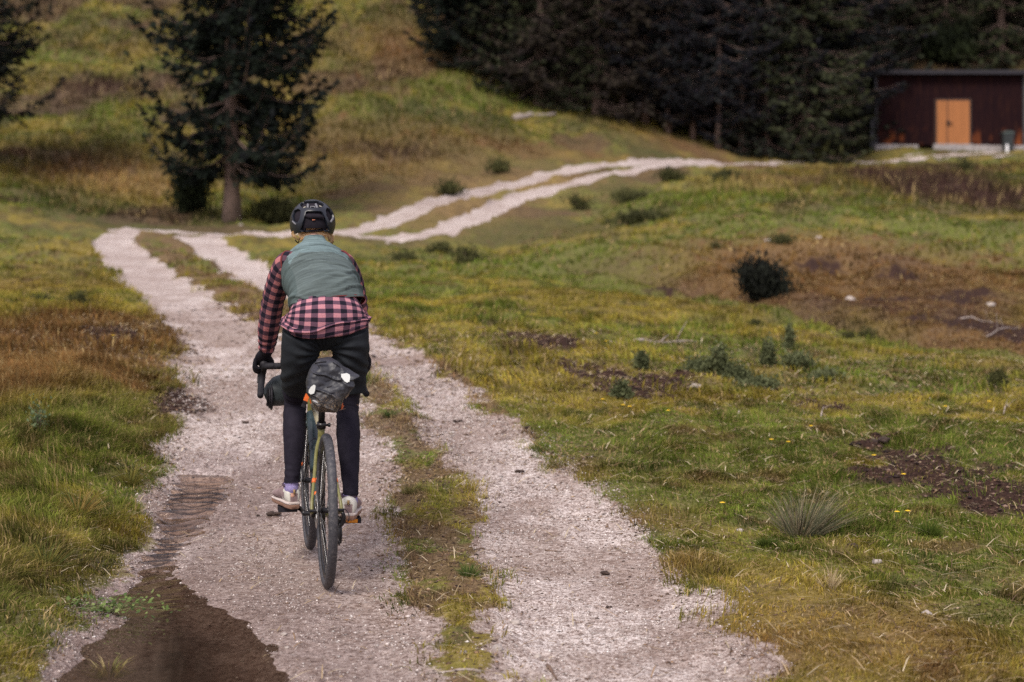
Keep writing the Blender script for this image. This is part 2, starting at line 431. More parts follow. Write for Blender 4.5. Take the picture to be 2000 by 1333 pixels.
n_f = tex(nt, 38, 6, 0.75); n_m = tex(nt, 7, 5, 0.7); n_l = tex(nt, 1.3, 4, 0.6); n_ff = tex(nt, 110, 3, 0.7)
# chalky gravel
gr = ramp(nt, n_f, [(0.32, (.085, .058, .046)), (0.41, (.31, .245, .22)), (0.49, (.66, .60, .575)), (0.65, (.92, .88, .86))])
gr2 = ramp(nt, n_ff, [(0.37, (.22, .16, .14)), (0.46, (.74, .69, .66)), (0.60, (1.25, 1.25, 1.26))])
gr = mixc(nt, 0.8, gr, gr2, 'MULTIPLY')
tint = ramp(nt, n_m, [(0.36, (.60, .53, .50)), (0.50, (.90, .87, .85)), (0.64, (1.04, 1.04, 1.04))])
n_l2 = tex(nt, .55, 3, .6); tint = mixc(nt, .8, tint, ramp(nt, n_l2, [(0.35, (.74, .68, .66)), (0.6, (1.0, 1.0, 1.0))]), 'MULTIPLY')
gr = mixc(nt, 0.8, gr, tint, 'MULTIPLY')
soil = ramp(nt, n_f, [(0.3, (.075, .045, .034)), (0.5, (.22, .15, .12)), (0.72, (.46, .36, .31))])
bfac = math_n(nt, 'MULTIPLY', a_bare, ramp(nt, n_m, [(0.35, 0.25), (0.6, 1.0)]), clamp=True)
gr = mixc(nt, math_n(nt, 'MULTIPLY', bfac, 0.85), gr, soil)
wetc = mixc(nt, 1.0, gr, (.64, .57, .55), 'MULTIPLY')
gr = mixc(nt, math_n(nt, 'MULTIPLY', a_wet, 0.75), gr, wetc)
under = ramp(nt, a_pud, [(0.0, (.085, .055, .032)), (0.02, (.30, .22, .14))])
# earth and thatch between the blades
dirt = ramp(nt, n_f, [(0.34, (.035, .022, .016)), (0.52, (.13, .088, .056)), (0.70, (.30, .23, .17))])
veg = mixc(nt, ramp(nt, n_m, [(0.35, 0.35), (0.65, 0.75)]), dirt, vc)
veg = mixc(nt, 0.55, veg, ramp(nt, n_f, [(0.3, (.35, .35, .35)), (0.7, (1.4, 1.4, 1.3))]), 'MULTIPLY')
mudc = ramp(nt, n_f, [(0.32, (.016, .010, .009)), (0.55, (.050, .028, .022)), (0.75, (.14, .085, .065))])
rfac = ramp(nt, math_n(nt, 'ADD', a_road, math_n(nt, 'MULTIPLY', math_n(nt, 'SUBTRACT', math_n(nt, 'ADD', math_n(nt, 'MULTIPLY', n_m, .6), math_n(nt, 'MULTIPLY', n_f, .4)), .5), 1.6)), [(0.40, 0.0), (0.56, 1.0)])
c = mixc(nt, rfac, veg, gr)
c = mixc(nt, a_mud, c, mudc)
nt.links.new(c, bs.inputs['Base Color'])
rg = math_n(nt, 'SUBTRACT', 0.92, math_n(nt, 'MULTIPLY', math_n(nt, 'MULTIPLY', a_wet, a_road), math_n(nt, 'ADD', 0.22, math_n(nt, 'MULTIPLY', n_m, 0.75))), clamp=True)
nt.links.new(rg, bs.inputs['Roughness'])
nt.links.new(math_n(nt, 'ADD', .08, math_n(nt, 'MULTIPLY', a_wet, .5)), bs.inputs['Specular IOR Level'])
hs = math_n(nt, 'ADD', n_f, math_n(nt, 'MULTIPLY', n_ff, 0.4))
bump(nt, bs, hs, 0.55, 0.02)
ground = link_mesh("ground", gme, m)
tag(ground, kind="structure")

# ------------------------------------------------------------------ water in the rut
wy = np.linspace(5.3, 11.4, 620); wx = np.linspace(-2.9, -0.7, 260)
WX, WY = np.meshgrid(wx, wy, indexing='xy')
wxx, wyy = WX.ravel(), WY.ravel()
wf = poly_sd(wxx, wyy, PUDDLE)
flow = np.clip((0.12 * sstep(7.4, 8.2, wyy) + .88 * sstep(8.2, 8.8, wyy)) * (1 - sstep(10.6, 11.2, wyy)), 0, 1)
rip = np.sin((wyy + 0.10 * np.sin(wxx * 3 + 1) + 0.40 * (fbm(wxx * 2.2, wyy * 1.6, 5, 3) - .5)) * 2 * math.pi / 0.17) * 0.0115 * flow * (0.25 + 0.75 * sstep(0.15, 0.75, 0.9 * fbm(wxx * 3 + 4, wyy * 2.2, 77, 3) + 0.55 * (-1.35 - wxx)))
rip = rip * (1 - sstep(-.05, .03, wf))
rip = rip + (fbm(wxx * 10, wyy * 18, 15, 2) - .5) * 0.0012 * (0.10 + 1.2 * flow)
wz = zbase(wxx, wyy) - 0.013 + rip
WI = np.arange(len(wxx)).reshape(WX.shape)
wq = np.stack([WI[:-1, :-1], WI[:-1, 1:], WI[1:, 1:], WI[1:, :-1]], -1).reshape(-1, 4)
keep = (wf[wq] < 0.30).all(1)
deep = np.clip((1 - sstep(8.0, 8.7, wyy)) + sstep(-.22, .22, (wxx + 1.60 + (wyy - 9.3) * .05) * 1.6 + (fbm(wxx * 4, wyy * 6, 99, 3) - .5) * 1.2 - rip * 45) * (wyy > 8.2) * (1 - sstep(10.1, 10.6, wyy)), 0, 1)
wme = np_mesh("water", np.stack([wxx, wyy, wz], -1), wq[keep])
deep = deep * (1 - .15 * sstep(8.3, 8.8, wyy)) * (0.30 + 0.70 * (1 - sstep(-.55, -.12, wf + .25 * (fbm(wxx * 3, wyy * 3, 55, 3) - .5) - .25 * sstep(8.2, 8.7, wyy))))
attr(wme, 'deep', deep)
bmw = bmesh.new(); bmw.from_mesh(wme); bmesh.ops.delete(bmw, geom=[v for v in bmw.verts if not v.link_faces], context='VERTS'); bmw.to_mesh(wme); bmw.free()
m, nt, bs = new_mat("muddy_water")
t1 = tex(nt, 3, 4)
nt.links.new(ramp(nt, t1, [(0.35, (.016, .010, .008)), (0.7, (.042, .024, .016))]), bs.inputs['Base Color'])
bs.inputs['Roughness'].default_value = 0.04; bs.inputs['IOR'].default_value = 1.33
tr = N(nt, "ShaderNodeBsdfTransparent"); tr.inputs[0].default_value = (.94, .86, .78, 1)
df = N(nt, "ShaderNodeMixShader"); fr = N(nt, "ShaderNodeFresnel"); fr.inputs[0].default_value = 1.33
# thin muddy water: partly see-through at steep angles, mirror at grazing ones
nt.links.new(math_n(nt, 'ADD', .02, math_n(nt, 'MULTIPLY', N(nt, 'ShaderNodeAttribute', attribute_name='deep').outputs['Fac'], .92)), df.inputs[0])
nt.links.new(tr.outputs[0], df.inputs[1]); nt.links.new(bs.outputs[0], df.inputs[2])
gl = N(nt, "ShaderNodeBsdfGlossy"); gl.inputs['Roughness'].default_value = 0.03
mx = N(nt, "ShaderNodeMixShader"); nt.links.new(fr.outputs[0], mx.inputs[0]); nt.links.new(df.outputs[0], mx.inputs[1]); nt.links.new(gl.outputs[0], mx.inputs[2])
nt.links.new(mx.outputs[0], nt.nodes["Material Output"].inputs[0])
water = link_mesh("water", wme, m); tag(water, kind="structure")

# ------------------------------------------------------------------ grass (stuff)
veg_mat = mat_col("grass_blades", 0.8, 0.30, 0.06)
def grass(name, n, y0, y1, tmax, hgt, wid, keepf, segs, lean=0.5, jit=0.35, seed=1, straw=0.12, colf=None):
    r = np.random.default_rng(seed)
    # uniform over ground area of the wedge |X| < tmax*(Y+0.6)
    Y = np.sqrt(r.random(n) * (y1 ** 2 - y0 ** 2) + y0 ** 2)
    X = (r.random(n) * 2 - 1) * tmax * (Y + 0.6)
    f = fields(X, Y)
    k = r.random(n) < keepf(X, Y, f)
    X, Y = X[k], Y[k]; f = {a: b[k] for a, b in f.items()}
    Z = zterr(X, Y, f)
    n = len(X)
    h, w = hgt(X, Y, f, r), wid(X, Y, f, r)
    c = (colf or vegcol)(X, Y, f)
    st = r.random(n)
    c = c * (0.62 + 0.76 * fbm(X * 1.1 + 40, Y * .8, 811, 4) / 1.0)[:, None] * (0.45 + 1.1 * fbm(X * 6, Y * 5, 821, 3))[:, None] * 1.02
    c = c * (1 + (r.random((n, 1)) - .5) * 2 * jit) * (1 + (r.random((n, 3)) - .5) * 0.16)
    ms = st < straw
    c[ms] = C_(.50, .37, .17) * (0.55 + 0.6 * r.random((ms.sum(), 1)))
    az = r.random(n) * 2 * math.pi
    # leaning follows a slow field so that tufts comb together
    fa = fbm(X * 1.6, Y * 1.6, 301, 2) * 4 * math.pi
    ln = lean * (0.3 + r.random(n)) 
    dx = np.cos(az) * ln * .55 + np.cos(fa) * ln * .6; dy = np.sin(az) * ln * .55 + np.sin(fa) * ln * .6
    wa = r.random(n) * 2 * math.pi
    px, py = np.cos(wa) * w / 2, np.sin(wa) * w / 2
    B = np.stack([X, Y, Z - 0.01], -1); S = np.stack([px, py, np.zeros(n)], -1)
    if segs == 1:
        tip = B + np.stack([dx * h, dy * h, h], -1)
        V = np.stack([B - S, B + S, tip], 1).reshape(-1, 3)
        FA = np.arange(n * 3).reshape(-1, 3)
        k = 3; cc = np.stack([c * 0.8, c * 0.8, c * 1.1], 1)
    else:
        mid = B + np.stack([dx * h * .22, dy * h * .22, h * .55], -1)
        tip = B + np.stack([dx * h, dy * h, h * (1 - 0.35 * np.clip(np.hypot(dx, dy), 0, 1))], -1)
        V = np.stack([B - S, B + S, mid - S * .8, mid + S * .8, tip], 1).reshape(-1, 3)
        q = np.array([[0, 1, 3], [0, 3, 2], [2, 3, 4]])
        FA = (np.arange(n)[:, None, None] * 5 + q).reshape(-1, 3)
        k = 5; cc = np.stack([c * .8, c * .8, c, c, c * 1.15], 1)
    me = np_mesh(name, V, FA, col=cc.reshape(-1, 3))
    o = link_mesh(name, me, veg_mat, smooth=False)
    return tag(o, kind="stuff")

def strip_mask(X, f):   # sparse growth between the wheel tracks
    return (f['sdL'] > 0) & (f['sdR'] > 0) & (f['sdL'] + f['sdR'] < 1.0)
def tuft(X, Y): return sstep(0.50, 0.68, fbm(X * 2.6, Y * 2.6, 401, 3))
def kp_near(X, Y, f):
    off = 1 - f['road']
    mid = strip_mask(X, f)
    pat = sstep(0.36, 0.56, fbm(X * 5, Y * 5, 411, 3))
    d = off * (0.50 + 0.5 * pat)
    d = np.where(mid, off * sstep(0.47, 0.64, fbm(X * 4.2, Y * 2.4, 421, 3) - 0.04 * (Y < 8.6)) * 0.65 + off * 0.10, d)
    d = np.where((f['sdR'] > 0) & (f['sdR'] < 0.9) & ~mid, d * (0.25 + 0.75 * sstep(0.40, 0.58, fbm(X * 3.5, Y * 2.5, 431, 3)) + 0.3 * sstep(0.3, .9, f['sdR'])), d)
    return np.clip(d, 0, 1) * (1 - f['mud'] * 0.93) * sstep(-0.02, 0.06, f['pud'] - 0.0)
def h_near(X, Y, f, r):
    base = 0.022 + 0.032 * r.random(len(X)) ** 1.5 + 0.055 * tuft(X, Y) * r.random(len(X)) ** 1.4
    base = base * (1 - 0.30 * (X > 1.0) * (Y < 9))
    base = base + f['bank'] * (0.045 + 0.09 * r.random(len(X))) * (0.35 + 0.9 * fbm(X * 2, Y * 2, 451, 3))
    base = np.where(strip_mask(X, f), base * 0.75, base)
    return base
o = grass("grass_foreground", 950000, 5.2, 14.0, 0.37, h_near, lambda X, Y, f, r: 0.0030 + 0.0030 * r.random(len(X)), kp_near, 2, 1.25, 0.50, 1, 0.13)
tag(o, "short green and straw coloured grass along the near part of the track", "grass")
def kp_mid(X, Y, f):
    off = 1 - f['road']
    mid = strip_mask(X, f)
    d = off * (0.45 + 0.55 * sstep(0.36, 0.6, fbm(X * 3, Y * 3, 412, 3)))
    d = np.where(mid, off * sstep(0.38, 0.58, fbm(X * 3, Y * 1.6, 422, 3)) * 0.8, d)
    return np.clip(d, 0, 1) * (1 - f['mud'] * 0.9)
def h_mid(X, Y, f, r):
    return 0.03 + 0.04 * r.random(len(X)) + 0.09 * tuft(X * .7, Y * .7) * r.random(len(X)) + f['bank'] * 0.08 * r.random(len(X))
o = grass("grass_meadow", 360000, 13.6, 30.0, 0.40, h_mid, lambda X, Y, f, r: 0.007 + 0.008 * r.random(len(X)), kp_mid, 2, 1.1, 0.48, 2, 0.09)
tag(o, "yellow green meadow grass on both sides of the climbing track", "grass")
def h_far(X, Y, f, r):
    hb = np.clip(bl(X, Y, HEATH) + 0.5 * bl(X, Y, BROWN) + 0.6 * bl(X, Y, TAN), 0, 1) * sstep(42, 50, Y)
    nr_ = np.minimum(np.minimum(seg_dist(X, Y, FAR_L), seg_dist(X, Y, FAR_R)), seg_dist(X, Y, FAR_T))
    low = (0.10 + 0.90 * sstep(2.0, 7.0, nr_)) * (0.45 + 0.55 * sstep(40, 50, Y))
    return low * (0.09 + 0.12 * r.random(len(X))) * (1 + 1.6 * hb * r.random(len(X))) + low * 0.15 * tuft(X * .3, Y * .3) * r.random(len(X))
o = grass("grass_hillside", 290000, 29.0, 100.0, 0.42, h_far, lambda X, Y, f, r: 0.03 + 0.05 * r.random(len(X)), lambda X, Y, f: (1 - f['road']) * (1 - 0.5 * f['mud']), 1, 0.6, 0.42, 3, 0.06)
tag(o, "rough green and brown hillside vegetation far behind the cyclist", "grass")

# ------------------------------------------------------------------ loose stones, chips and dead leaves (stuff)
def chips(name, n, y0, y1, tmax, keepf, size, flat, cols, seed):
    r = np.random.default_rng(seed)
    Y = np.sqrt(r.random(n) * (y1 ** 2 - y0 ** 2) + y0 ** 2); X = (r.random(n) * 2 - 1) * tmax * (Y + 0.6)
    f = fields(X, Y); k = r.random(n) < keepf(X, Y, f)
    X, Y = X[k], Y[k]; f = {a: b[k] for a, b in f.items()}; Z = zterr(X, Y, f); n = len(X)
    s = size(X, Y, f, r)
    oc = np.array([[1, 0, 0], [0, 1, 0], [-1, 0, 0], [0, -1, 0], [0, 0, 1], [0, 0, -1]], float)
    V = oc[None] * (0.65 + 0.7 * r.random((n, 6, 1))) + (r.random((n, 6, 3)) - .5) * 0.5
    V = V * s[:, None, None] * np.array([1, 0.7, flat])
    a = r.random(n) * 2 * math.pi; ca, sa = np.cos(a)[:, None], np.sin(a)[:, None]
    V = np.stack([V[..., 0] * ca - V[..., 1] * sa, V[..., 0] * sa + V[..., 1] * ca, V[..., 2]], -1)
    V = V + np.stack([X, Y, Z + s * flat * 0.35], -1)[:, None]
    q = np.array([[0, 1, 4], [1, 2, 4], [2, 3, 4], [3, 0, 4], [1, 0, 5], [2, 1, 5], [3, 2, 5], [0, 3, 5]])
    FA = (np.arange(n)[:, None, None] * 6 + q).reshape(-1, 3)
    ci = r.integers(0, len(cols), n); c = np.array(cols)[ci] * (0.6 + 0.7 * r.random((n, 1)))
    me = np_mesh(name, V.reshape(-1, 3), FA, col=np.repeat(c, 6, 0))
    return tag(link_mesh(name, me, stone_mat, smooth=False), kind="stuff")
stone_mat = mat_col("stone_chips", 0.85, 0, 0.3, 0.25, 90)
edge = lambda f: np.exp(-(f['sd'] / 0.16) ** 2)
o = chips("gravel", 420000, 5.2, 15.0, 0.335, lambda X, Y, f: np.clip(f['road'] * (0.30 + 0.6 * sstep(.45, .65, fbm(X * 4, Y * 3, 501, 3))) + 0.35 * edge(f) * (Y < 12) * ~strip_mask(X, f), 0, 1) * sstep(-.25, .02, f['pud']) * (1 - 0.3 * (f['sdL'] < -.2)),
          lambda X, Y, f, r: (0.0025 + 0.0050 * r.random(len(X)) ** 3 + 0.006 * (r.random(len(X)) < 0.006)) * np.clip(Y / 8, 1, 2), 0.5, [(.50, .43, .40), (.60, .53, .50), (.34, .27, .24), (.66, .61, .58), (.20, .14, .12), (.42, .35, .32), (.28, .20, .17)], 11)
tag(o, "small pale limestone gravel lying on the wheel tracks", "gravel")
o = chips("leaf_litter", 190000, 5.2, 22.0, 0.335, lambda X, Y, f: np.clip(0.8 * edge(f) * sstep(.42, .6, fbm(X * 4, Y * 3, 511, 3)) + 0.34 * (1 - f['road']) * sstep(.46, .60, fbm(X * 2.4, Y * 2.4, 521, 3)) + 0.035 * f['road'] + 0.75 * strip_mask(X, f) * (1 - f['road']) + 0.2 * sstep(.3, .8, f['mud']), 0, 1) * sstep(-.25, .05, f['pud']),
          lambda X, Y, f, r: (0.004 + 0.011 * r.random(len(X)) ** 2.2) * np.clip(Y / 8, 1, 2), 0.28, [(.085, .050, .035), (.14, .085, .055), (.24, .15, .09), (.045, .028, .024), (.34, .25, .17)], 12)
tag(o, "brown chips of bark and dead leaf strewn beside the wheel tracks", "leaf litter")
def clods(name, rows, label):
    o = chips(name, 60000, 9.0, 21.0, 0.335, lambda X, Y, f: f['mud'] * 0.95, lambda X, Y, f, r: 0.006 + 0.022 * r.random(len(X)) ** 2.4, 0.38, [(.036, .019, .015), (.060, .032, .024), (.10, .055, .040), (.020, .012, .012), (.20, .13, .10)], 13)
    return tag(o, label, "soil")
clods("soil_clods", None, "dark churned soil and bark mulch in bare patches of the meadow")
# straws lying about
def straws(name, n, y0, y1, keepf, seed, label, wd=0.0022):
    r = np.random.default_rng(seed)
    Y = np.sqrt(r.random(n) * (y1 ** 2 - y0 ** 2) + y0 ** 2); X = (r.random(n) * 2 - 1) * 0.33 * (Y + .6)
    f = fields(X, Y); k = r.random(n) < keepf(X, Y, f); X, Y = X[k], Y[k]; f = {a: b[k] for a, b in f.items()}
    n = len(X); Z = zterr(X, Y, f); a = r.random(n) * 6.283; L = 0.03 + 0.14 * r.random(n) ** 2
    dr = np.stack([np.cos(a), np.sin(a), 0.25 * r.random(n)], -1); sd_ = np.stack([-np.sin(a), np.cos(a), np.zeros(n)], -1) * wd * np.clip(Y / 8, 1, 3)[:, None]
    p = np.stack([X, Y, Z + 0.006 + 0.025 * r.random(n) * (1 - f['road'])], -1)
    md = p + dr * L[:, None] * .5 + np.array([0, 0, 1]) * (L * .06)[:, None]
    V = np.stack([p - sd_, p + sd_, md - sd_, md + sd_, p + dr * L[:, None]], 1).reshape(-1, 3)
    q = np.array([[0, 1, 3], [0, 3, 2], [2, 3, 4]]); FA = (np.arange(n)[:, None, None] * 5 + q).reshape(-1, 3)
    cs = np.array([(.50, .38, .22), (.34, .22, .12), (.62, .52, .36), (.14, .09, .06)])[r.integers(0, 4, n)] * (0.7 + 0.5 * r.random((n, 1)))
    me = np_mesh(name, V, FA, col=np.repeat(cs, 5, 0))
    return tag(link_mesh(name, me, veg_mat, smooth=False), label, "dry straw", kind="stuff")
straws("dry_straw", 42000, 5.2, 18, lambda X, Y, f: np.clip((1 - f['road']) * .55 + f['road'] * 0.12, 0, 1) * (f['pud'] > -0.02), 31, "dead straw stalks scattered over verge and gravel")

# ------------------------------------------------------------------ tube helper
def tube(pts, rad, n=8, V=None, FA=None, close=True):
    """append a tapered tube; returns lists"""
    V = [] if V is None else V; FA = [] if FA is None else FA
    pts = [Vector(p) for p in pts]; b = len(V)
    up = Vector((0, 0, 1))
    prev = None
    for i, p in enumerate(pts):
        t = (pts[min(i + 1, len(pts) - 1)] - pts[max(i - 1, 0)]).normalized()
        if prev is None:
            a = t.cross(up if abs(t.z) < .95 else Vector((1, 0, 0))).normalized()
        else:
            a = (prev - t * prev.dot(t)).normalized()
        prev = a; c = t.cross(a)
        r = rad[i] if hasattr(rad, '__len__') else rad
        for k in range(n):
            th = 2 * math.pi * k / n
            V.append(p + (a * math.cos(th) + c * math.sin(th)) * r)
    for i in range(len(pts) - 1):
        for k in range(n):
            k2 = (k + 1) % n
            FA.append((b + i * n + k, b + i * n + k2, b + (i + 1) * n + k2, b + (i + 1) * n + k))
    if close:
        FA.append(tuple(b + k for k in range(n))[::-1]); FA.append(tuple(b + (len(pts) - 1) * n + k for k in range(n)))
    return V, FA
def py_mesh(name, V, FA):
    me = bpy.data.meshes.new(name); me.from_pydata([tuple(v) for v in V], [], FA); me.update(); return me

# ------------------------------------------------------------------ conifers
needle_mat = mat_col("spruce_needles", 0.85, 0.12, 0.05)
bark_mat = mat_basic("bark", (.17, .115, .095), 0.9, 0.5, 9, bmp=0.8, bdist=0.03, stretch=(3, 3, .6), detail=7)
deadwood_mat = mat_basic("weathered_wood", (.30, .25, .225), 0.85, 0.35, 14, bmp=0.5, bdist=0.01, stretch=(1, 1, 1))
def conifer(seed, H, r0, base, profile, nwh, twig, spray, cdark, clight, nbr=(4, 6), rag=0.35, up=0.35, trunk_r=0.22, gap=0.0, lean=0.0, wide=0.2):
    """returns (trunk mesh, crown mesh): whorls of drooping limbs that turn up at the tip, carrying hanging sprays"""
    r = random.Random(seed); rn = np.random.default_rng(seed)
    tv, tf = [], []
    n = 12
    tp = [(lean * (i / n) ** 2 + 0.03 * math.sin(i * 1.7 + seed), 0.03 * math.cos(i * 1.3), -0.3 + (H + 0.3) * i / n) for i in range(n + 1)]
    tr_ = [trunk_r * (1 - 0.93 * (i / n)) * (1.35 if i == 0 else 1) for i in range(n + 1)]
    tube(tp, tr_, 10, tv, tf)
    O, Dd, Ll, Cc = [], [], [], []
    z = base
    while z < H - 0.3:
        t = z / H
        rr = r0 * profile(t)
        for k in range(r.randint(*nbr)):
            if r.random() < gap: continue
            az = r.random() * 6.283; L = rr * (1 - rag * r.random())
            zb = z + (r.random() - .5) * 0.3
            droop = (0.35 + 0.25 * r.random()) * (1 - 0.6 * t); tipup = up * (0.6 + .8 * r.random())
            pts = []
            for s in range(7):
                q = s / 6
                hz = L * q; dz = L * (-droop * q * (1.25 - q * .55) + tipup * max(0, q - .55) ** 1.4 * 1.4)
                pts.append(Vector((math.cos(az) * hz + lean * t * t, math.sin(az) * hz, zb + dz)))
            tube(pts, [0.035 * (1 - q / 6.5) * (0.5 + L / 4) for q in range(7)], 4, tv, tf, False)
            side = Vector((-math.sin(az), math.cos(az), 0))
            nt_ = max(4, int(L / twig))
            for i in range(nt_):
                q = 0.12 + 0.88 * (i + r.random()) / nt_
                a = q * 6; i0 = min(5, int(a)); p = pts[i0].lerp(pts[i0 + 1], a - i0)
                ax = (pts[i0 + 1] - pts[i0]).normalized()
                for sg in (-1, 1):
                    tl = (0.55 + 0.2 * r.random()) * L * 0.42 * (1 - q) ** 0.6 + 0.10
                    td = (ax * (0.7 + .3 * r.random()) + side * sg * (0.9 * (1 - q * .5)) + Vector((0, 0, -0.55 + .6 * q + (r.random() - .5) * .4))).normalized()
                    m_ = max(2, int(tl / spray * 1.7))
                    cb = r.random()
                    for j in range(m_):
                        u = (j + r.random()) / m_
                        O.append(p + td * tl * u); 
                        dd = (td + Vector((r.uniform(-.6, .6), r.uniform(-.6, .6), r.uniform(-.9, .25)))).normalized()
                        Dd.append(dd); Ll.append(spray * (0.7 + .7 * r.random())); Cc.append(min(1, max(0, 0.55 * cb + 0.45 * r.random() + 0.25 * (u - .5))))
        z += (H - base) / nwh * (1.15 - 0.5 * t) * (0.8 + .4 * r.random())
    O = np.array([tuple(o) for o in O]); D_ = np.array([tuple(o) for o in Dd]); L_ = np.array(Ll); Cq = np.array(Cc)[:, None]
    n = len(O)
    w = np.cross(D_, rn.normal(size=(n, 3))); w /= np.linalg.norm(w, axis=1, keepdims=True) + 1e-9
    wv = w * (L_ * wide)[:, None]
    mid = O + D_ * (L_ * .45)[:, None]
    V = np.stack([O, mid - wv, O + D_ * L_[:, None], mid + wv], 1).reshape(-1, 3)
    FA = np.arange(n * 4).reshape(-1, 4)
    c = np.array(cdark)[None] * (1 - Cq) + np.array(clight)[None] * Cq
    cme = np_mesh("crown", V, FA, col=np.repeat(c, 4, 0))
    cme.materials.append(needle_mat)
    tme = py_mesh("trunk", tv, tf); tme.materials.append(bark_mat)
    tme.polygons.foreach_set("use_smooth", np.ones(len(tme.polygons), dtype=bool))
    return tme, cme
def place_tree(name, meshes, x, y, z, rz, s, label, group=None, cat="tree"):
    e = empty(name, (x, y, z), rz, label, cat, group); e.scale = (s, s, s)
    link_mesh("trunk", meshes[0], None, e, False); link_mesh("crown", meshes[1], None, e, False)
    return e
prof_hero = lambda t: (0.62 + 2.2 * t if t < .17 else 1.0 if t < .52 else (1.0 - 1.9 * (t - .52)))
hero = conifer(7, 17.5, 3.15, 1.75, prof_hero, 42, 0.12, 0.20, (.011, .011, .015), (.024, .034, .022), (7, 9), 0.46, 0.95, 0.235, 0.12, wide=.28)
ht = GT(452, 440)
place_tree("spruce_tree", hero, ht.x, ht.y, ht.z, R(25), 1.0, "tall dark spruce with bare reddish lower trunk, alone behind the bend of the track")
lt = GT(-88, 330)
side = conifer(12, 16, 3.3, 2.0, lambda t: 1.0 if t < .5 else 1.9 - 1.8 * t, 34, 0.14, 0.22, (.013, .011, .016), (.026, .034, .022), (7, 9), 0.38, 0.8, 0.22, 0.10)
place_tree("spruce_tree", side, lt.x, lt.y, lt.z, R(100), 1.0, "dark spruce cut off by the left edge, only its branch tips reaching into view")
# the dense forest edge
pf = lambda t: 1.0 if t < .3 else max(0.05, 1.38 - 1.27 * t)
forest = []
for i, (H, rr, zb, cd, cl, cnt) in enumerate([(17, 2.9, .2, (.013, .011, .018), (.040, .048, .028), (6, 8)), (20, 3.2, 2.6, (.014, .012, .020), (.026, .030, .028), (5, 7)),
                                              (15, 2.6, .3, (.013, .014, .016), (.060, .068, .032), (6, 8)), (22, 3.0, 1.9, (.012, .010, .018), (.030, .032, .034), (5, 7)), (18, 2.7, .8, (.016, .012, .016), (.052, .044, .030), (5, 8))]):
    forest.append(conifer(40 + i, H, rr, zb, pf, 38, 0.24, 0.23, cd, cl, cnt, 0.34, 0.35, 0.19, 0.04, wide=.30))
nfor = 0
for q in [(965, 165, 0), (1010, 186, 0), (1062, 210, 0), (1110, 222, 0), (1165, 232, 0), (1215, 240, 0), (1262, 250, 0), (1310, 268, 0), (1352, 283, 0), (1398, 300, 0), (1440, 308, 0), (1490, 314, 0), (1540, 314, 0), (1590, 312, 0), (1640, 304, 0)]:
    g_ = GT(q[0] + random.uniform(-8, 8), q[1] - 6)
    place_tree("spruce_tree", forest[(nfor * 7 + nfor // 3) % 5], g_.x, g_.y, g_.z, random.random() * 6.28, random.uniform(.6, 1.1),
               "dark spruce packed in the shaded forest that closes off the meadow", "spruces of the dense forest edge"); nfor += 1
lone_ = GT(905, 138)
e_ = empty("spruce_tree", (lone_.x, lone_.y, lone_.z), R(200), "spruce with a bare dark trunk standing out at the left end of the forest edge", "tree"); e_.scale = (.95, .95, .95)
link_mesh("trunk", hero[0], None, e_, False); link_mesh("crown", hero[1], None, e_, False)
rows = [(75.5, 1440, 1680), (77.5, 1240, 1690), (80, 1060, 1690), (83, 880, 1690), (86, 820, 1690), (90, 760, 1690), (95, 720, 1690), (88.6, 1730, 2120), (93, 1700, 2120), (98, 1690, 2080), (102, 720, 2060), (108, 700, 2080)]
fr_ = random.Random(3)
for D, xa, xb in rows:
    step = 2.5 * F / D
    x = xa + fr_.random() * step * .4
    while x <= xb:
        ok = True
        # keep the forest floor line of the photograph: bare hillside left of it
        Y = D + fr_.uniform(-1.6, 1.6); X = (x - 1000) * Y / F; z = Zt(X, Y)
        pyb = HZ - (z - CH) * F / Y
        lim = np.interp(x, [690, 870, 915, 1080, 1250, 1450, 1560, 1700, 2100], [-200, -60, 105, 210, 240, 300, 318, 300, 140])
        if pyb < lim and not (x > 1685 and D < 88):
            place_tree("spruce_tree", forest[(nfor * 7 + nfor // 3) % 5], X, Y, z, fr_.random() * 6.28, fr_.uniform(.8, 1.25),
                       "dark spruce packed in the shaded forest that closes off the meadow", "spruces of the dense forest edge"); nfor += 1
        x += step * fr_.uniform(.75, 1.25)
print("forest", nfor)

# ------------------------------------------------------------------ box helper
def box(V, FA, x0, x1, y0, y1, z0, z1, bev=0.0):
    b = len(V)
    V += [Vector((x, y, z)) for z in (z0, z1) for (x, y) in ((x0, y0), (x1, y0), (x1, y1), (x0, y1))]
    FA += [(b, b + 3, b + 2, b + 1), (b + 4, b + 5, b + 6, b + 7), (b, b + 1, b + 5, b + 4), (b + 1, b + 2, b + 6, b + 5), (b + 2, b + 3, b + 7, b + 6), (b + 3, b, b + 4, b + 7)]
def box_obj(name, dims, mat, parent=None, extra=()):
    V, FA = [], []
    for d in [dims] + list(extra): box(V, FA, *d)
    return link_mesh(name, py_mesh(name, V, FA), mat, parent, False)

# ------------------------------------------------------------------ wooden shed dug into the bank
SX, SY = P(1713, 287, 79.5).x, 79.5
SW = P(1998, 287, 79.5).x - SX
SZ = P(1713, 289, 79.5).z
def pz(py): return P(0, py, SY).z - SZ
shed = empty("wooden_shed", (SX, SY, SZ), 0, "low dark brown timber shed with an orange-brown door beside the far track", "shed")
HS = pz(141)
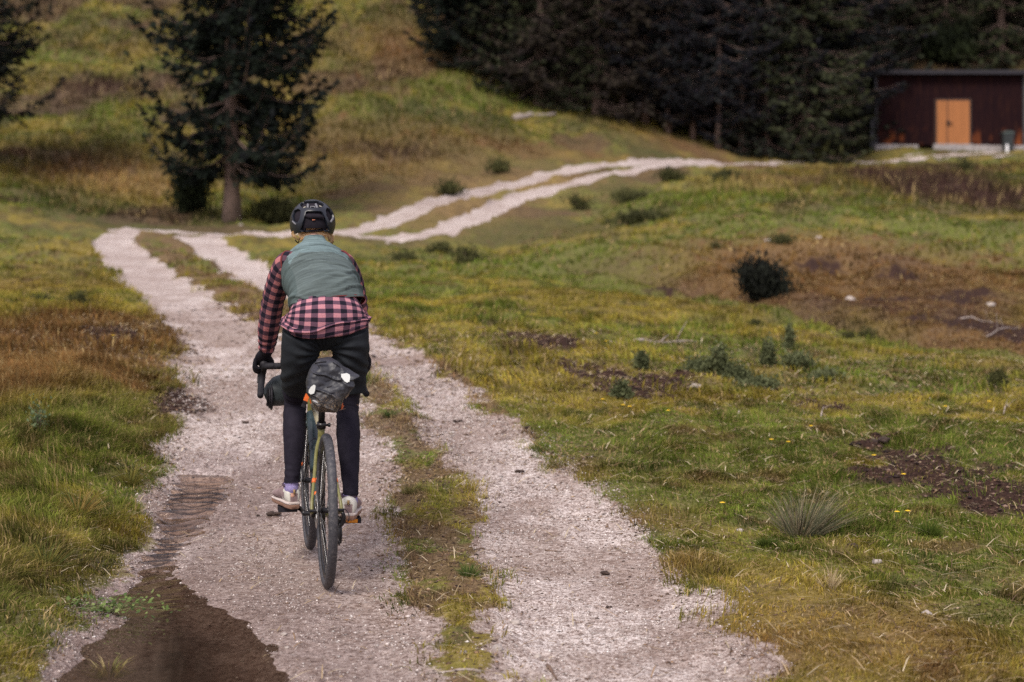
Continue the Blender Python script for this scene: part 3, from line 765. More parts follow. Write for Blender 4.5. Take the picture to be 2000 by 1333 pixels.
# plank wall: vertical boards with tiny offsets, mesh detail
V, FA = [], []
x = 0; i = 0
while x < SW - 0.02:
    w = random.uniform(.13, .19); x1 = min(SW, x + w)
    if not (x1 > 2.72 and x < 4.20):
        box(V, FA, x + .004, x1 - .004, random.uniform(0, .012), .06, 0.12 + random.uniform(-.03, .03), HS - .1)
    else:
        box(V, FA, x + .004, x1 - .004, random.uniform(0, .012), .06, 2.10, HS - .1)
    x = x1
box(V, FA, 0.0, SW, .07, 4.6, 0.10, HS - .1)
m, nt, bs = new_mat("weathered_planks")
tcs = N(nt, "ShaderNodeTexCoord").outputs['Object']
nn = tex(nt, 1.2, 5, .7, vec=tcs, stretch=(6, 1, .7)); sp = N(nt, "ShaderNodeSeparateXYZ"); nt.links.new(tcs, sp.inputs[0])
base_c = ramp(nt, nn, [(0.3, (.009, .005, .008)), (0.55, (.020, .008, .009)), (0.75, (.052, .022, .014))])
lowm = ramp(nt, sp.outputs[2], [(0.0, 1.0), (1.0, 0.0)])   # worn, sun-bleached orange near the foot of the wall
patch = ramp(nt, tex(nt, 1.1, 3, .5, vec=tcs, stretch=(2.6, 1, .9)), [(0.52, 0.0), (0.66, 1.0)])
bc = mixc(nt, math_n(nt, 'MULTIPLY', lowm, patch), base_c, (.26, .075, .025))
nt.links.new(bc, bs.inputs['Base Color']); bs.inputs['Roughness'].default_value = .95; bs.inputs['Specular IOR Level'].default_value = .08
bump(nt, bs, nn, .4, .02)
link_mesh("wall", py_mesh("wall", V, FA), m, shed, False)
grey_wood = mat_basic("grey_board", (.055, .055, .065), .8, .3, 6)
V, FA = [], []
box(V, FA, -.10, -.004, -.05, .10, .1, HS - .12)
link_mesh("corner_board", py_mesh("corner_board", V, FA), grey_wood, shed, False)
V, FA = [], []
box(V, FA, SW + .004, SW + .10, -.05, .10, .1, HS - .12)
link_mesh("corner_board", py_mesh("corner_board", V, FA), grey_wood, shed, False)
# roof slab with fascia
V, FA = [], []
box(V, FA, -.22, SW + .3, -.35, 4.9, HS - .08, HS + .03)
roof = link_mesh("roof", py_mesh("roof", V, FA), mat_basic("roof_felt", (.025, .022, .028), .9, .3, 4), shed, False)
V, FA = [], []
box(V, FA, -.24, SW + .32, -.40, -.352, HS - .13, HS + .05)
link_mesh("fascia", py_mesh("fascia", V, FA), mat_basic("fascia_board", (.022, .020, .028), .8, .3, 4), roof, False)
# patchy white foundation
lime = mat_basic("limewashed_stone", (.33, .30, .30), .9, .25, 5, bmp=.5, bdist=.03)
for a, b, h in [(-.12, 0.95, .15), (.97, 1.85, .13), (2.55, 3.6, .17), (3.62, 4.35, .16), (4.37, 5.05, .12), (5.07, SW + .1, .10)]:
    V, FA = [], []
    box(V, FA, a, b, -.12 - random.random() * .05, .2, -.5, h)
    link_mesh("foundation_stone", py_mesh("foundation_stone", V, FA), lime, shed, False)
door_m = mat_basic("door_plywood", (.36, .135, .040), .7, .12, 1.5, stretch=(3, 1, .6))
dx0, dx1, dtop = 2.72, 4.20, pz(197)
V, FA = [], []
sp_ = dx0 + .46
box(V, FA, dx0, sp_ - .01, -.045, .02, .17, dtop); box(V, FA, sp_ + .06, dx1, -.045, .02, .17, dtop)
V_, F_ = [], []
box(V_, F_, dx0 - .09, dx0 - .004, -.03, .03, .17, dtop + .08); box(V_, F_, dx1 + .004, dx1 + .09, -.03, .03, .17, dtop + .08); box(V_, F_, dx0 - .003, dx1 + .003, -.03, .03, dtop + .004, dtop + .08)
link_mesh("door_frame", py_mesh("door_frame", V_, F_), mat_basic("frame_board", (.05, .028, .022), .85, .2, 6), shed, False)
door = link_mesh("door", py_mesh("door", V, FA), door_m, shed, False)
V, FA = [], []
box(V, FA, sp_ - .008, sp_ + .058, -.055, .02, .17, dtop)
link_mesh("astragal", py_mesh("astragal", V, FA), mat_basic("dark_batten", (.16, .065, .03), .8, .2, 4), door, False)
V, FA = [], []
tube([(sp_ + .03, -.055, 1.12), (sp_ + .03, -.13, 1.12), (sp_ + .22, -.13, 1.13)], .03, 8, V, FA)
box(V, FA, sp_ - .03, sp_ + .09, -.075, -.056, 1.0, 1.24)
link_mesh("handle", py_mesh("handle", V, FA), mat_basic("black_iron", (.02, .02, .022), .5, .1, 9, metal=.5), door, False)
# grey post left of the shed, meter cabinet and white marker at its right end
p = P(1703, 285, 78.5)
post = box_obj("fence_post", (-.07, .07, -.07, .07, -.6, 1.45), grey_wood); post.location = (p.x, p.y, Zt(p.x, p.y)); tag(post, "slim grey post standing just left of the timber shed", "post")
V, FA = [], []; box(V, FA, -.085, .085, -.085, .085, 1.45, 1.475); link_mesh("cap", py_mesh("cap", V, FA), grey_wood, post, False)
p = P(1968, 286, 78.9)
cab = empty("bin", (p.x, p.y, Zt(p.x, p.y)), 0, "dark bin with lid against the right end of the shed wall", "bin")
dk = mat_basic("dark_plastic", (.022, .028, .03), .55, .2, 5)
V, FA = [], []
b0 = [(-.24, -.2), (.24, -.2), (.24, .2), (-.24, .2)]
for z, s in ((0.05, .82), (.75, 1.0), (.78, 1.06), (.82, 1.06)):
    for a, b in b0: V.append(Vector((a * s, b * s, z)))
for k in range(3):
    for j in range(4): FA.append((k * 4 + j, k * 4 + (j + 1) % 4, k * 4 + 4 + (j + 1) % 4, k * 4 + 4 + j))
FA += [(3, 2, 1, 0), (12, 13, 14, 15)]
link_mesh("body", py_mesh("body", V, FA), dk, cab, False)
V, FA = [], []
for z, s in ((0.822, 1.1), (.87, 1.08), (.93, .6)):
    for a, b in b0: V.append(Vector((a * s, b * s, z)))
for k in range(2):
    for j in range(4): FA.append((k * 4 + j, k * 4 + (j + 1) % 4, k * 4 + 4 + (j + 1) % 4, k * 4 + 4 + j))
FA += [(3, 2, 1, 0), (8, 9, 10, 11)]
link_mesh("lid", py_mesh("lid", V, FA), mat_basic("lid_plastic", (.05, .07, .065), .5, .2, 5), cab, False)
p = P(1967, 291, 77.6)
V, FA = [], []
tube([(0, 0, -.3), (0, 0, .02), (0, 0, .30), (0, 0, .36)], [.075, .075, .06, .02], 10, V, FA)
wp = link_mesh("marker_post", py_mesh("marker_post", V, FA), mat_basic("white_paint", (.78, .78, .80), .6, .06, 9)); wp.location = (p.x, p.y, Zt(p.x, p.y)); tag(wp, "short white marker post in front of the dark bin by the shed", "post")

# ------------------------------------------------------------------ loft and remesh helpers
def catmull(arr, sub):
    arr = np.asarray(arr, float); n = len(arr)
    out = []
    for i in range(n - 1):
        p0 = arr[max(i - 1, 0)]; p1 = arr[i]; p2 = arr[i + 1]; p3 = arr[min(i + 2, n - 1)]
        if i == 0: p0 = 2 * p1 - p2
        if i == n - 2: p3 = 2 * p2 - p1
        for k in range(sub):
            t = k / sub
            out.append(0.5 * ((2 * p1) + (-p0 + p2) * t + (2 * p0 - 5 * p1 + 4 * p2 - p3) * t * t + (-p0 + 3 * p1 - 3 * p2 + p3) * t ** 3))
    out.append(arr[-1])
    return np.array(out)
def nrm(v): return v / (np.linalg.norm(v, axis=-1, keepdims=True) + 1e-12)
def loft(rings, n=32, sub=4, ex=2.0, disp=None, cap=True, per=None, lat=None):
    """rings: (x,y,z,w,d).  Returns V, faces, uv-per-vertex (metres).  lat: fixed lateral axis"""
    A = catmull(rings, sub); C = A[:, :3]; W = A[:, 3]; D = A[:, 4]
    T = np.gradient(C, axis=0); T = nrm(T)
    m = len(A); a = np.empty((m, 3))
    if lat is not None:
        l = np.array(lat, float); a = nrm(l[None] - T * (T @ l)[:, None])
    else:
        p = np.array([1.0, 0, 0])
        for i in range(m):
            p = p - T[i] * (p @ T[i]); p /= np.linalg.norm(p); a[i] = p
    b = np.cross(a, T)      # second axis: for an upward tube this is +/-y
    th = np.arange(n) / n * 2 * math.pi
    c, s = np.cos(th), np.sin(th)
    cx = np.sign(c) * np.abs(c) ** (2 / ex); sx = np.sign(s) * np.abs(s) ** (2 / ex)
    L = np.concatenate([[0], np.cumsum(np.linalg.norm(np.diff(C, axis=0), axis=1))])
    if lat is not None:     # measure length along the longer (outer) side
        Ls = [np.concatenate([[0], np.cumsum(np.linalg.norm(np.diff(C + sg * b * D[:, None], axis=0), axis=1))]) for sg in (-1, 1)]
        L = max(Ls, key=lambda q: q[-1])
    off = cx[None, :, None] * (a * W[:, None])[:, None, :] + sx[None, :, None] * (b * D[:, None])[:, None, :]
    circ = 2 * math.pi * np.mean((W + D) / 2)
    if per: circ = max(1, round(circ / per)) * per
    U = np.tile(th / (2 * math.pi) * circ, (m, 1)); Vv = np.tile(L[:, None], (1, n))
    if disp is not None:
        off = off + nrm(off) * disp(U, Vv, np.tile(th, (m, 1)), L[-1])[..., None]
    Vt = (C[:, None] + off).reshape(-1, 3)
    i, k = np.meshgrid(np.arange(m - 1), np.arange(n), indexing='ij')
    k2 = (k + 1) % n
    Fq = np.stack([i * n + k, i * n + k2, (i + 1) * n + k2, (i + 1) * n + k], -1).reshape(-1, 4)
    faces = [tuple(q) for q in Fq]
    uv = []
    for q_i, (ii, kk) in enumerate(zip(i.ravel(), k.ravel())):
        u0 = kk / n * circ; u1 = (kk + 1) / n * circ
        uv += [(u0, L[ii]), (u1, L[ii]), (u1, L[ii + 1]), (u0, L[ii + 1])]
    if cap:
        faces.append(tuple(range(n))[::-1]); faces.append(tuple(range((m - 1) * n, m * n)))
        uv += [(0, 0)] * (2 * n)
    return [Vector(v) for v in Vt], faces, uv
def mesh_uv(name, V, FA, UV):
    me = py_mesh(name, V, FA)
    l = me.uv_layers.new(name="uv")
    l.data.foreach_set("uv", np.array(UV, dtype=np.float32).ravel())
    return me
def join(parts):
    V, FA, UV = [], [], []
    for p in parts:
        b = len(V); V += p[0]; FA += [tuple(i + b for i in f) for f in p[1]]
        if len(p) > 2: UV += p[2]
    return V, FA, UV
def remesh(name, V, FA, vox, smooth_it=4, fac=0.5):
    me = py_mesh(name, V, FA)
    bm = bmesh.new(); bm.from_mesh(me); bmesh.ops.recalc_face_normals(bm, faces=bm.faces); bm.to_mesh(me); bm.free()
    o = bpy.data.objects.new("tmp_remesh", me); COL.objects.link(o)
    md = o.modifiers.new("r", 'REMESH'); md.mode = 'VOXEL'; md.voxel_size = vox
    sm = o.modifiers.new("s", 'SMOOTH'); sm.iterations = smooth_it; sm.factor = fac
    dg = bpy.context.evaluated_depsgraph_get()
    out = bpy.data.meshes.new_from_object(o.evaluated_get(dg), depsgraph=dg)
    out.name = name
    bpy.data.objects.remove(o); bpy.data.meshes.remove(me)
    return out
def part(name, V, FA, mat, parent, smooth=True): return link_mesh(name, py_mesh(name, V, FA), mat, parent, smooth)
def T(pts, r, mat, parent, name, n=10, sub=0):
    if sub:
        a = np.array([tuple(p) + ((r[i],) if hasattr(r, '__len__') else (r,)) for i, p in enumerate(pts)], float)
        a = catmull(a, sub); pts = a[:, :3]; r = a[:, 3]
    V, FA = tube(pts, r, n); return part(name, V, FA, mat, parent)
def lathe(prof, n, axis_x=0.0, cy_=0.0, cz=0.0, closed=True):
    """profile (x, radius) swept about the x axis"""
    V, FA = [], []
    m = len(prof)
    for k in range(n):
        th = 2 * math.pi * k / n
        for (x, r) in prof: V.append(Vector((axis_x + x, cy_ + r * math.cos(th), cz + r * math.sin(th))))
    for k in range(n):
        k2 = (k + 1) % n
        for j in range(m if closed else m - 1):
            j2 = (j + 1) % m
            FA.append((k * m + j, k * m + j2, k2 * m + j2, k2 * m + j))
    return V, FA

# ------------------------------------------------------------------ bicycle
BX, BY = (638 - 1000) / F * 8.0, 8.0
TH = R(11.0); PITCH = math.atan(0.012)
BZ = Zt(BX, BY) + 0.002
def bike_root(name, label, cat):
    e = empty(name, (BX, BY, BZ), 0, label, cat); e.rotation_euler = (PITCH, 0, TH); return e
bike = bike_root("bicycle", "olive green gravel bicycle seen from behind, ridden up the wheel track", "bicycle")
olive = mat_basic("olive_paint", (.185, .175, .060), .38, .18, 40, spec=.5)
cream = mat_basic("cream_paint", (.40, .36, .25), .4, .1, 40)
orange = mat_basic("orange_decal", (.80, .16, .03), .45, .08, 40)
teal = mat_basic("dark_teal_paint", (.030, .050, .058), .35, .2, 20)
blackm = mat_basic("black_metal", (.018, .017, .020), .38, .3, 60, metal=.3)
blackp = mat_basic("black_plastic", (.020, .018, .024), .6, .3, 60, spec=.3)
steel = mat_basic("steel", (.45, .44, .43), .32, .2, 80, metal=.9)
rub, nt, bs = new_mat("tyre_rubber")
tn = tex(nt, 60, 5, .7); gm = N(nt, "ShaderNodeNewGeometry")
nt.links.new(ramp(nt, tn, [(0.3, (.026, .027, .034)), (0.55, (.058, .057, .066)), (0.78, (.20, .18, .17))]), bs.inputs['Base Color'])
bs.inputs['Roughness'].default_value = .6; bump(nt, bs, tex(nt, 220, 3, .6), .6, .002)
tape = mat_basic("bar_tape", (.018, .017, .022), .7, .3, 60, spec=.25)
def make_wheel(y, rear):
    w = empty("wheel", (0, y, .353)); w.parent = bike
    Rr = .331; r = .0215
    prof = []
    for k in range(16):
        a = 2 * math.pi * k / 16
        rr = r * (1.0 if abs(math.cos(a)) < .99 else 1)
        prof.append((rr * math.sin(a), Rr + rr * math.cos(a)))
    V, FA = lathe(prof, 96)
    part("tyre", V, FA, rub, w, True)
    V, FA = lathe([(-.0115, .313), (-.0125, .300), (-.006, .288), (.006, .288), (.0125, .300), (.0115, .313)], 72)
    part("rim", V, FA, blackm, w)
    V, FA = lathe([(-.062 if rear else -.045, .006), (-.036, .008), (-.034, .028), (-.028, .028), (-.026, .014), (.026, .014), (.028, .024), (.034, .024), (.036, .008), (.062 if rear else .045, .006)], 24)
    part("hub", V, FA, blackm, w)
    V, FA = [], []
    for k in range(28):
        a = 2 * math.pi * k / 28; sd = -1 if k % 2 else 1; a2 = a + (0.55 if (k // 2) % 2 else -0.55)
        tube([(sd * .031, .024 * math.cos(a2), .024 * math.sin(a2)), (sd * .003, .292 * math.cos(a), .292 * math.sin(a))], .0011, 4, V, FA, False)
    sp_ = part("spokes", V, FA, steel, w)
    V, FA = lathe([(-.049, .052), (-.049, .080), (-.0472, .080), (-.0472, .052)], 60)
    for k in range(5):
        a = 2 * math.pi * k / 5; tube([(-.048, .02 * math.cos(a), .02 * math.sin(a)), (-.048, .056 * math.cos(a + .5), .056 * math.sin(a + .5))], .003, 4, V, FA)
    part("disc_rotor", V, FA, steel, w)
    return w
wr = make_wheel(0, True); wf_ = make_wheel(1.02, False)
# frame: one mesh of joined tubes
V, FA = [], []
def ct(pts, r, n=12, sub=4):
    a = catmull([tuple(p) + ((r[i],) if hasattr(r, '__len__') else (r,)) for i, p in enumerate(pts)], sub)
    tube(a[:, :3], list(a[:, 3]), n, V, FA)
ct([(0, .432, .275), (0, .36, .51), (0, .292, .715)], .0165)
ct([(0, .30, .69), (0, .56, .745), (0, .86, .80)], [.017, .019, .020])
ct([(0, .856, .835), (0, .888, .685)], [.021, .024])
for s in (-1, 1):
    ct([(s * .006, .305, .655), (s * .020, .262, .625), (s * .031, .215, .588), (s * .046, .13, .505), (s * .064, .03, .40), (s * .068, .003, .352)], [.0085, .009, .0088, .0080, .0075, .009], 10, 6)
    ct([(s * .018, .425, .272), (s * .034, .37, .275), (s * .046, .26, .293), (s * .064, .05, .335), (s * .068, .0, .352)], [.012, .011, .0095, .008, .010], 10, 6)
tube([(-.036, .432, .275), (.036, .432, .275)], .022, 16, V, FA)
frame = part("frame", V, FA, olive, bike)
V, FA = [], []
ct([(0, .445, .290), (0, .66, .49), (0, .872, .712)], [.024, .031, .029], 18)
part("down_tube", V, FA, teal, frame)
for q0, q1, rb in [((-.0497, .108, .484), (-.0527, .092, .468), .0094), ((.0497, .108, .484), (.0527, .092, .468), .0094), ((0, .383, .437), (0, .378, .452), .0178), ((0, .50, .341), (0, .512, .352), .0292), ((-.0535, .972, .455), (-.0535, .976, .440), .0158), ((.0535, .972, .455), (.0535, .976, .440), .0158)]:
    V, FA = tube([q0, q1], rb, 14); part("orange_band", V, FA, orange, frame)
V, FA = [], []
tube([(0, .31, .6935), (0, .40, .7135), (0, .58, .7505), (0, .70, .7725)], [.0178, .0186, .0199, .0203], 16, V, FA, False)
part("cream_panel", V, FA, cream, frame)
# fork
V, FA = [], []
ct([(0, .887, .69), (0, .895, .655)], [.024, .030])
for s in (-1, 1): ct([(s * .01, .893, .668), (s * .040, .905, .640), (s * .052, .93, .57), (s * .055, .97, .46), (s * .054, 1.02, .353)], [.016, .018, .016, .014, .010], 10, 6)
part("fork", V, FA, teal, bike)
# seat post, clamp, saddle
T([(0, .297, .70), (0, .22, .955)], .0158, blackm, bike, "seat_post", 16)
V, FA = [], []
tube([(0, .2965, .700), (0, .289, .728)], .0215, 16, V, FA); tube([(-.026, .275, .716), (.034, .275, .716)], .006, 10, V, FA)
V2, F2 = lathe([(0, .003), (0, .0095), (.010, .0105), (.012, .004)], 14, .030, .275, .716); b = len(V); V += V2; FA += [tuple(i + b for i in f) for f in F2]
part("seat_clamp", V, FA, blackm, bike)
sv, sf, _ = loft([(0, .065, .978, .004, .004), (0, .075, .982, .055, .018), (0, .12, .988, .070, .022), (0, .20, .985, .052, .024), (0, .27, .984, .026, .022), (0, .33, .982, .018, .016), (0, .345, .978, .004, .004)], 24, 5, lat=(1, 0, 0))
part("saddle", sv, sf, blackp, bike)
V, FA = [], []
for s in (-1, 1): tube([(s * .03, .08, .965), (s * .022, .15, .948), (s * .022, .27, .948), (s * .012, .33, .965)], .0035, 6, V, FA)
part("saddle_rails", V, FA, steel, bike)
# cockpit
OX = .014
T([(0, .857, .83), (0, .846, .905)], .0155, blackm, bike, "headset_spacers", 14)
T([(0, .846, .905), (OX * .5, .89, .925), (OX, .935, .945)], [.019, .016, .018], blackm, bike, "stem", 14, 4)
bars = empty("handlebar", (0, 0, 0)); bars.parent = bike
V, FA = [], []
ct([(OX - .20, .945, .950), (OX - .1, .938, .950), (OX, .935, .948), (OX + .1, .938, .950), (OX + .20, .945, .950)], [.0165, .0165, .017, .0165, .0165])
part("bar_top", V, FA, tape, bars)
for s in (-1, 1):
    V, FA = [], []
    ct([(OX + s * .195, .945, .950), (OX + s * .232, .962, .949), (OX + s * .245, 1.00, .942), (OX + s * .252, 1.040, .915), (OX + s * .258, 1.045, .872), (OX + s * .263, 1.02, .835), (OX + s * .266, .985, .812), (OX + s * .270, .935, .802)], [.0165, .017, .0175, .0175, .0175, .017, .017, .0165], 14, 6)
    part("bar_drop", V, FA, tape, bars)
    V, FA = [], []
    a = catmull([(OX + s * .248, .985, .955, .021, .019), (OX + s * .249, 1.03, .963, .019, .023), (OX + s * .249, 1.07, .975, .018, .026), (OX + s * .249, 1.095, .995, .015, .018), (OX + s * .249, 1.10, 1.005, .004, .004)], 1)
    v_, f_, _ = loft(a, 16, 3, lat=(1, 0, 0)); part("brake_hood", v_, f_, blackp, bars)
    T([(OX + s * .252, 1.09, .965), (OX + s * .262, 1.105, .93), (OX + s * .270, 1.095, .885), (OX + s * .275, 1.075, .855)], [.007, .009, .008, .005], blackm, bars, "brake_lever", 8, 4)
# crankset
ck = empty("crankset", (0, .432, .275)); ck.parent = bike
V, FA = [], []
tube([(-.072, 0, 0), (.072, 0, 0)], .012, 14, V, FA)
def arm(s, dy, dz):
    a = catmull([(s * .070, 0, 0, .013), (s * .076, dy * .5, dz * .5, .010), (s * .084, dy, dz, .0125)], 5)
    tube(a[:, :3], list(a[:, 3]), 10, V, FA)
arm(1, -.168, -.008); arm(-1, .168, .001)
tube([(.07, -.168, -.008), (.112, -.168, -.008)], .006, 8, V, FA); tube([(-.07, .168, .001), (-.112, .168, .001)], .006, 8, V, FA)
part("crank_arms", V, FA, blackm, ck)
prof = []
V, FA = [], []
nT = 40
for x in (.046, .0495):
    for k in range(nT * 2):
        rr = .084 if k % 2 else .079; a = math.pi * k / nT
        V.append(Vector((x, rr * math.cos(a), rr * math.sin(a))))
    for k in range(nT * 2):
        a = math.pi * k / nT; V.append(Vector((x, .064 * math.cos(a), .064 * math.sin(a))))
M2 = nT * 2
for k in range(M2):
    k2 = (k + 1) % M2
    FA += [(k, k2, M2 + k2, M2 + k), (2 * M2 + k2, 2 * M2 + k, 3 * M2 + k, 3 * M2 + k2), (k2, k, 2 * M2 + k, 2 * M2 + k2), (M2 + k, M2 + k2, 3 * M2 + k2, 3 * M2 + k)]
for k in range(5):
    a = 2 * math.pi * k / 5; tube([(.0478, 0, 0), (.0478, .066 * math.cos(a), .066 * math.sin(a))], [.012, .006], 6, V, FA)
part("chainring", V, FA, steel, ck)
def pedal(s, dy, dz, refl):
    pe = empty("pedal", (s * (.136 if s > 0 else .140), dy, dz)); pe.parent = ck
    V, FA = [], []
    box(V, FA, -.045, .045, -.048, -.036, -.012, .012); box(V, FA, -.045, .045, .036, .048, -.012, .012)
    box(V, FA, -.047, -.037, -.036, .036, -.011, .011); box(V, FA, .037, .047, -.036, .036, -.011, .011)
    tube([(-.04, 0, 0), (.042, 0, 0)], .010, 10, V, FA)
    for k in range(5):
        for sy in (-.042, .042): tube([(-.036 + k * .018, sy, .010), (-.036 + k * .018, sy, .017)], .0025, 5, V, FA)
    part("platform", V, FA, blackp, pe, False)
    if not refl: return
    V, FA = [], []
    box(V, FA, -.028, .028, -.052, -.0485, -.0085, .0085); part("reflector", V, FA, mat_refl, pe, False)
mat_refl = mat_basic("amber_reflector", (.95, .33, .02), .25, .15, 300)
pedal(1, -.168, -.008, True); pedal(-1, .168, .001, False)
# drivetrain at the rear
V, FA = [], []
for k in range(9):
    rr = .026 + k * .0036; v_, f_ = lathe([(-.0009, .012), (-.0009, rr), (.0009, rr), (.0009, .012)], 44, .048 - k * .0032, 0, .353); b = len(V)
    for i, q in enumerate(v_):
        th = (i // 4)
        if i % 4 in (1, 2) and th % 2: v_[i] = Vector((q.x, q.y * .94, .353 + (q.z - .353) * .94))
    V += v_; FA += [tuple(i + b for i in f) for f in f_]
part("cassette", V, FA, steel, bike, False)
V, FA = [], []
ch = [(.047, .432, .357), (.044, .22, .375), (.042, .0, .386), (.042, -.035, .352), (.047, .0, .315), (.052, .015, .285), (.053, -.005, .215), (.053, .03, .20), (.052, .12, .200), (.048, .432, .193)]
pr = [Vector(p) for p in ch]
for a, b_ in zip(pr[:-1], pr[1:]):
    n_ = max(1, int((b_ - a).length / .0127))
    for k in range(n_):
        p0 = a.lerp(b_, (k + .06) / n_); p1 = a.lerp(b_, (k + .94) / n_)
        tube([p0, p1], .0042 if k % 2 else .0032, 5, V, FA)
part("chain", V, FA, mat_basic("chain_steel", (.16, .14, .13), .4, .3, 90, metal=.8), bike, False)
V, FA = [], []
ct([(.072, .0, .345), (.078, .004, .318), (.070, .012, .292), (.060, .008, .280)], [.008, .011, .013, .010])
ct([(.056, .008, .284), (.056, -.002, .24), (.056, .012, .20)], [.010, .008, .010])
ct([(.066, .012, .282), (.066, .002, .24), (.066, .016, .20)], [.004, .006, .004])
for zz, yy in ((.282, .010), (.205, .012)):
    v_, f_ = lathe([(-.003, .004), (-.003, .0165), (.003, .0165), (.003, .004)], 20, .058, yy, zz); b = len(V); V += v_; FA += [tuple(i + b for i in f) for f in f_]
part("rear_derailleur", V, FA, blackm, bike)
T([(.072, .06, .33), (.085, .01, .355), (.098, -.035, .335), (.094, -.038, .305), (.078, -.012, .298)], .0022, blackp, bike, "gear_cable", 6, 6)
V, FA = [], []
box(V, FA, -.066, -.040, .045, .105, .315, .36); tube([(-.055, .03, .345), (-.055, .12, .335)], .010, 8, V, FA)
part("brake_caliper", V, FA, blackm, bike)
V, FA = [], []
for yy, zz in ((0, .353), (1.02, .353)):
    tube([(-.082 if yy == 0 else -.068, yy, zz), (.080 if yy == 0 else .066, yy, zz)], .0075, 10, V, FA)
part("through_axle", V, FA, blackm, bike)
V, FA = [], []
for s in (-1, 1):
    ct([(s * .020, .60, .475), (s * .040, .585, .50), (s * .041, .64, .57), (s * .018, .66, .60)], .003, 6)
part("bottle_cage", V, FA, blackp, bike)
# bottle in its cage
bot = bike_root("water_bottle", "dark blue grey bottle carried inside the frame of the bicycle", "bottle")
dv = Vector((0, .205, .216)).normalized(); o0 = Vector((0, .553, .462))
btl = mat_basic("bottle_plastic", (.035, .055, .065), .35, .15, 20)
pts = [o0 + dv * t for t in (0, .005, .03, .10, .11, .12, .16, .172)]
T(pts, [.028, .035, .0365, .0365, .033, .0365, .0355, .027], btl, bot, "body", 24)
T([o0 + dv * t for t in (.1725, .178, .182, .196)], [.027, .024, .011, .009], blackp, bot, "cap", 20)

# ------------------------------------------------------------------ saddle bag
bag = bike_root("saddle_bag", "black mud-spattered saddle bag with two white reflective patches hanging under the saddle", "bag")
oc = [(621, 714), (618, 709), (628, 706), (650, 705), (663, 712), (675, 724), (690, 729), (703, 735), (690, 742), (694, 755), (682, 767), (672, 780), (666, 791), (660, 801), (648, 807), (625, 805), (613, 800), (609, 786), (600, 775), (597, 762), (598, 745), (607, 725)]
def bl_xz(px, py, D=7.84): return ((px - 645) * D / F + .004, CH - (py - HZ) * D / F - BZ)
oc = [bl_xz(*p) for p in oc]
ocs = catmull(oc + [oc[0]], 4)[:-1]
cxm, czm = ocs.mean(0)
V, FA = [], []
nb = len(ocs)
prof_y = [(-.185, .10, 0), (-.187, .45, 0), (-.184, .80, 0), (-.170, .95, 0), (-.145, 1.0, 0), (-.10, .98, .2), (-.04, .90, .45), (.03, .78, .7), (.10, .60, .9), (.17, .42, 1.0), (.205, .36, 1.0), (.21, .1, 1.0)]
for (yy, sc, mv) in prof_y:
    for i, (x, z) in enumerate(ocs):
        wr_ = 0.004 * math.sin(i * .9 + yy * 60) * (sc > .7) + 0.005 * (vnoise(np.array([i * .21]), np.array([yy * 25.0]), 9)[0] - .5) * (sc > .3)
        # loop shape softens into an ellipse toward the front
        ax, az = x - cxm, z - czm
        rr = math.hypot(ax, az); an = math.atan2(az, ax); el = .098
        k = mv
        rr2 = rr * (1 - k) + el * k + wr_
        V.append(Vector((cxm * (1 - mv) + rr2 * sc * math.cos(an), yy + .012 * (z - czm) / .12 * (1 - mv), czm + .055 * mv + rr2 * sc * math.sin(an))))
for j in range(len(prof_y) - 1):
    for i in range(nb):
        i2 = (i + 1) % nb; FA.append((j * nb + i, (j + 1) * nb + i, (j + 1) * nb + i2, j * nb + i2))
FA.append(tuple(range(nb))); FA.append(tuple(range((len(prof_y) - 1) * nb, len(prof_y) * nb))[::-1])
me = py_mesh("body", V, FA)
o_ = bpy.data.objects.new("tmp", me); COL.objects.link(o_)
md = o_.modifiers.new("s", 'SUBSURF'); md.levels = 3; md.render_levels = 3
dg = bpy.context.evaluated_depsgraph_get(); me2 = bpy.data.meshes.new_from_object(o_.evaluated_get(dg), depsgraph=dg); bpy.data.objects.remove(o_)
co = np.empty(len(me2.vertices) * 3, dtype=np.float32); me2.vertices.foreach_get("co", co); co = co.reshape(-1, 3)
nn_ = np.empty_like(co); me2.vertices.foreach_get("normal", nn_.reshape(-1)) if False else None
dsp = (fbm(co[:, 0] * 14 + co[:, 2] * 9, co[:, 2] * 20 - co[:, 0] * 11, 91, 3) - .5)
rid = np.abs(fbm(co[:, 0] * 10 + 4, co[:, 2] * 16 + co[:, 0] * 7, 95, 2) - .5)
co[:, 1] += (dsp * .020 - np.clip(.08 - rid, 0, 1) * .14) * (co[:, 1] < -.1) * sstep(.80, .86, co[:, 2] + .04)
me2.vertices.foreach_set("co", co.ravel()); me2.update(); me2.name = "body"
bagm, nt, bs = new_mat("bag_fabric")
tc = N(nt, "ShaderNodeTexCoord").outputs['Object']
sx = N(nt, "ShaderNodeSeparateXYZ"); nt.links.new(tc, sx.inputs[0])
bn = tex(nt, 25, 4, .6)
bcol = ramp(nt, bn, [(0.3, (.019, .020, .028)), (0.7, (.034, .036, .046))])
low = ramp(nt, math_n(nt, 'ADD', sx.outputs[2], math_n(nt, 'MULTIPLY', tex(nt, 30, 3, .6), .05)), [(0.865, 1.0), (0.945, 0.0)])
spk = ramp(nt, tex(nt, 190, 3, .6), [(0.56, 0.0), (0.62, 1.0)]); spk2 = ramp(nt, tex(nt, 420, 2, .5), [(0.60, 0.0), (0.66, 1.0)])
bcol = mixc(nt, math_n(nt, 'MULTIPLY', low, .75), bcol, (.020, .015, .015))
bcol = mixc(nt, math_n(nt, 'MULTIPLY', low, spk), bcol, (.26, .18, .11))
bcol = mixc(nt, math_n(nt, 'MULTIPLY', math_n(nt, 'MULTIPLY', low, spk2), .7), bcol, (.38, .32, .24))
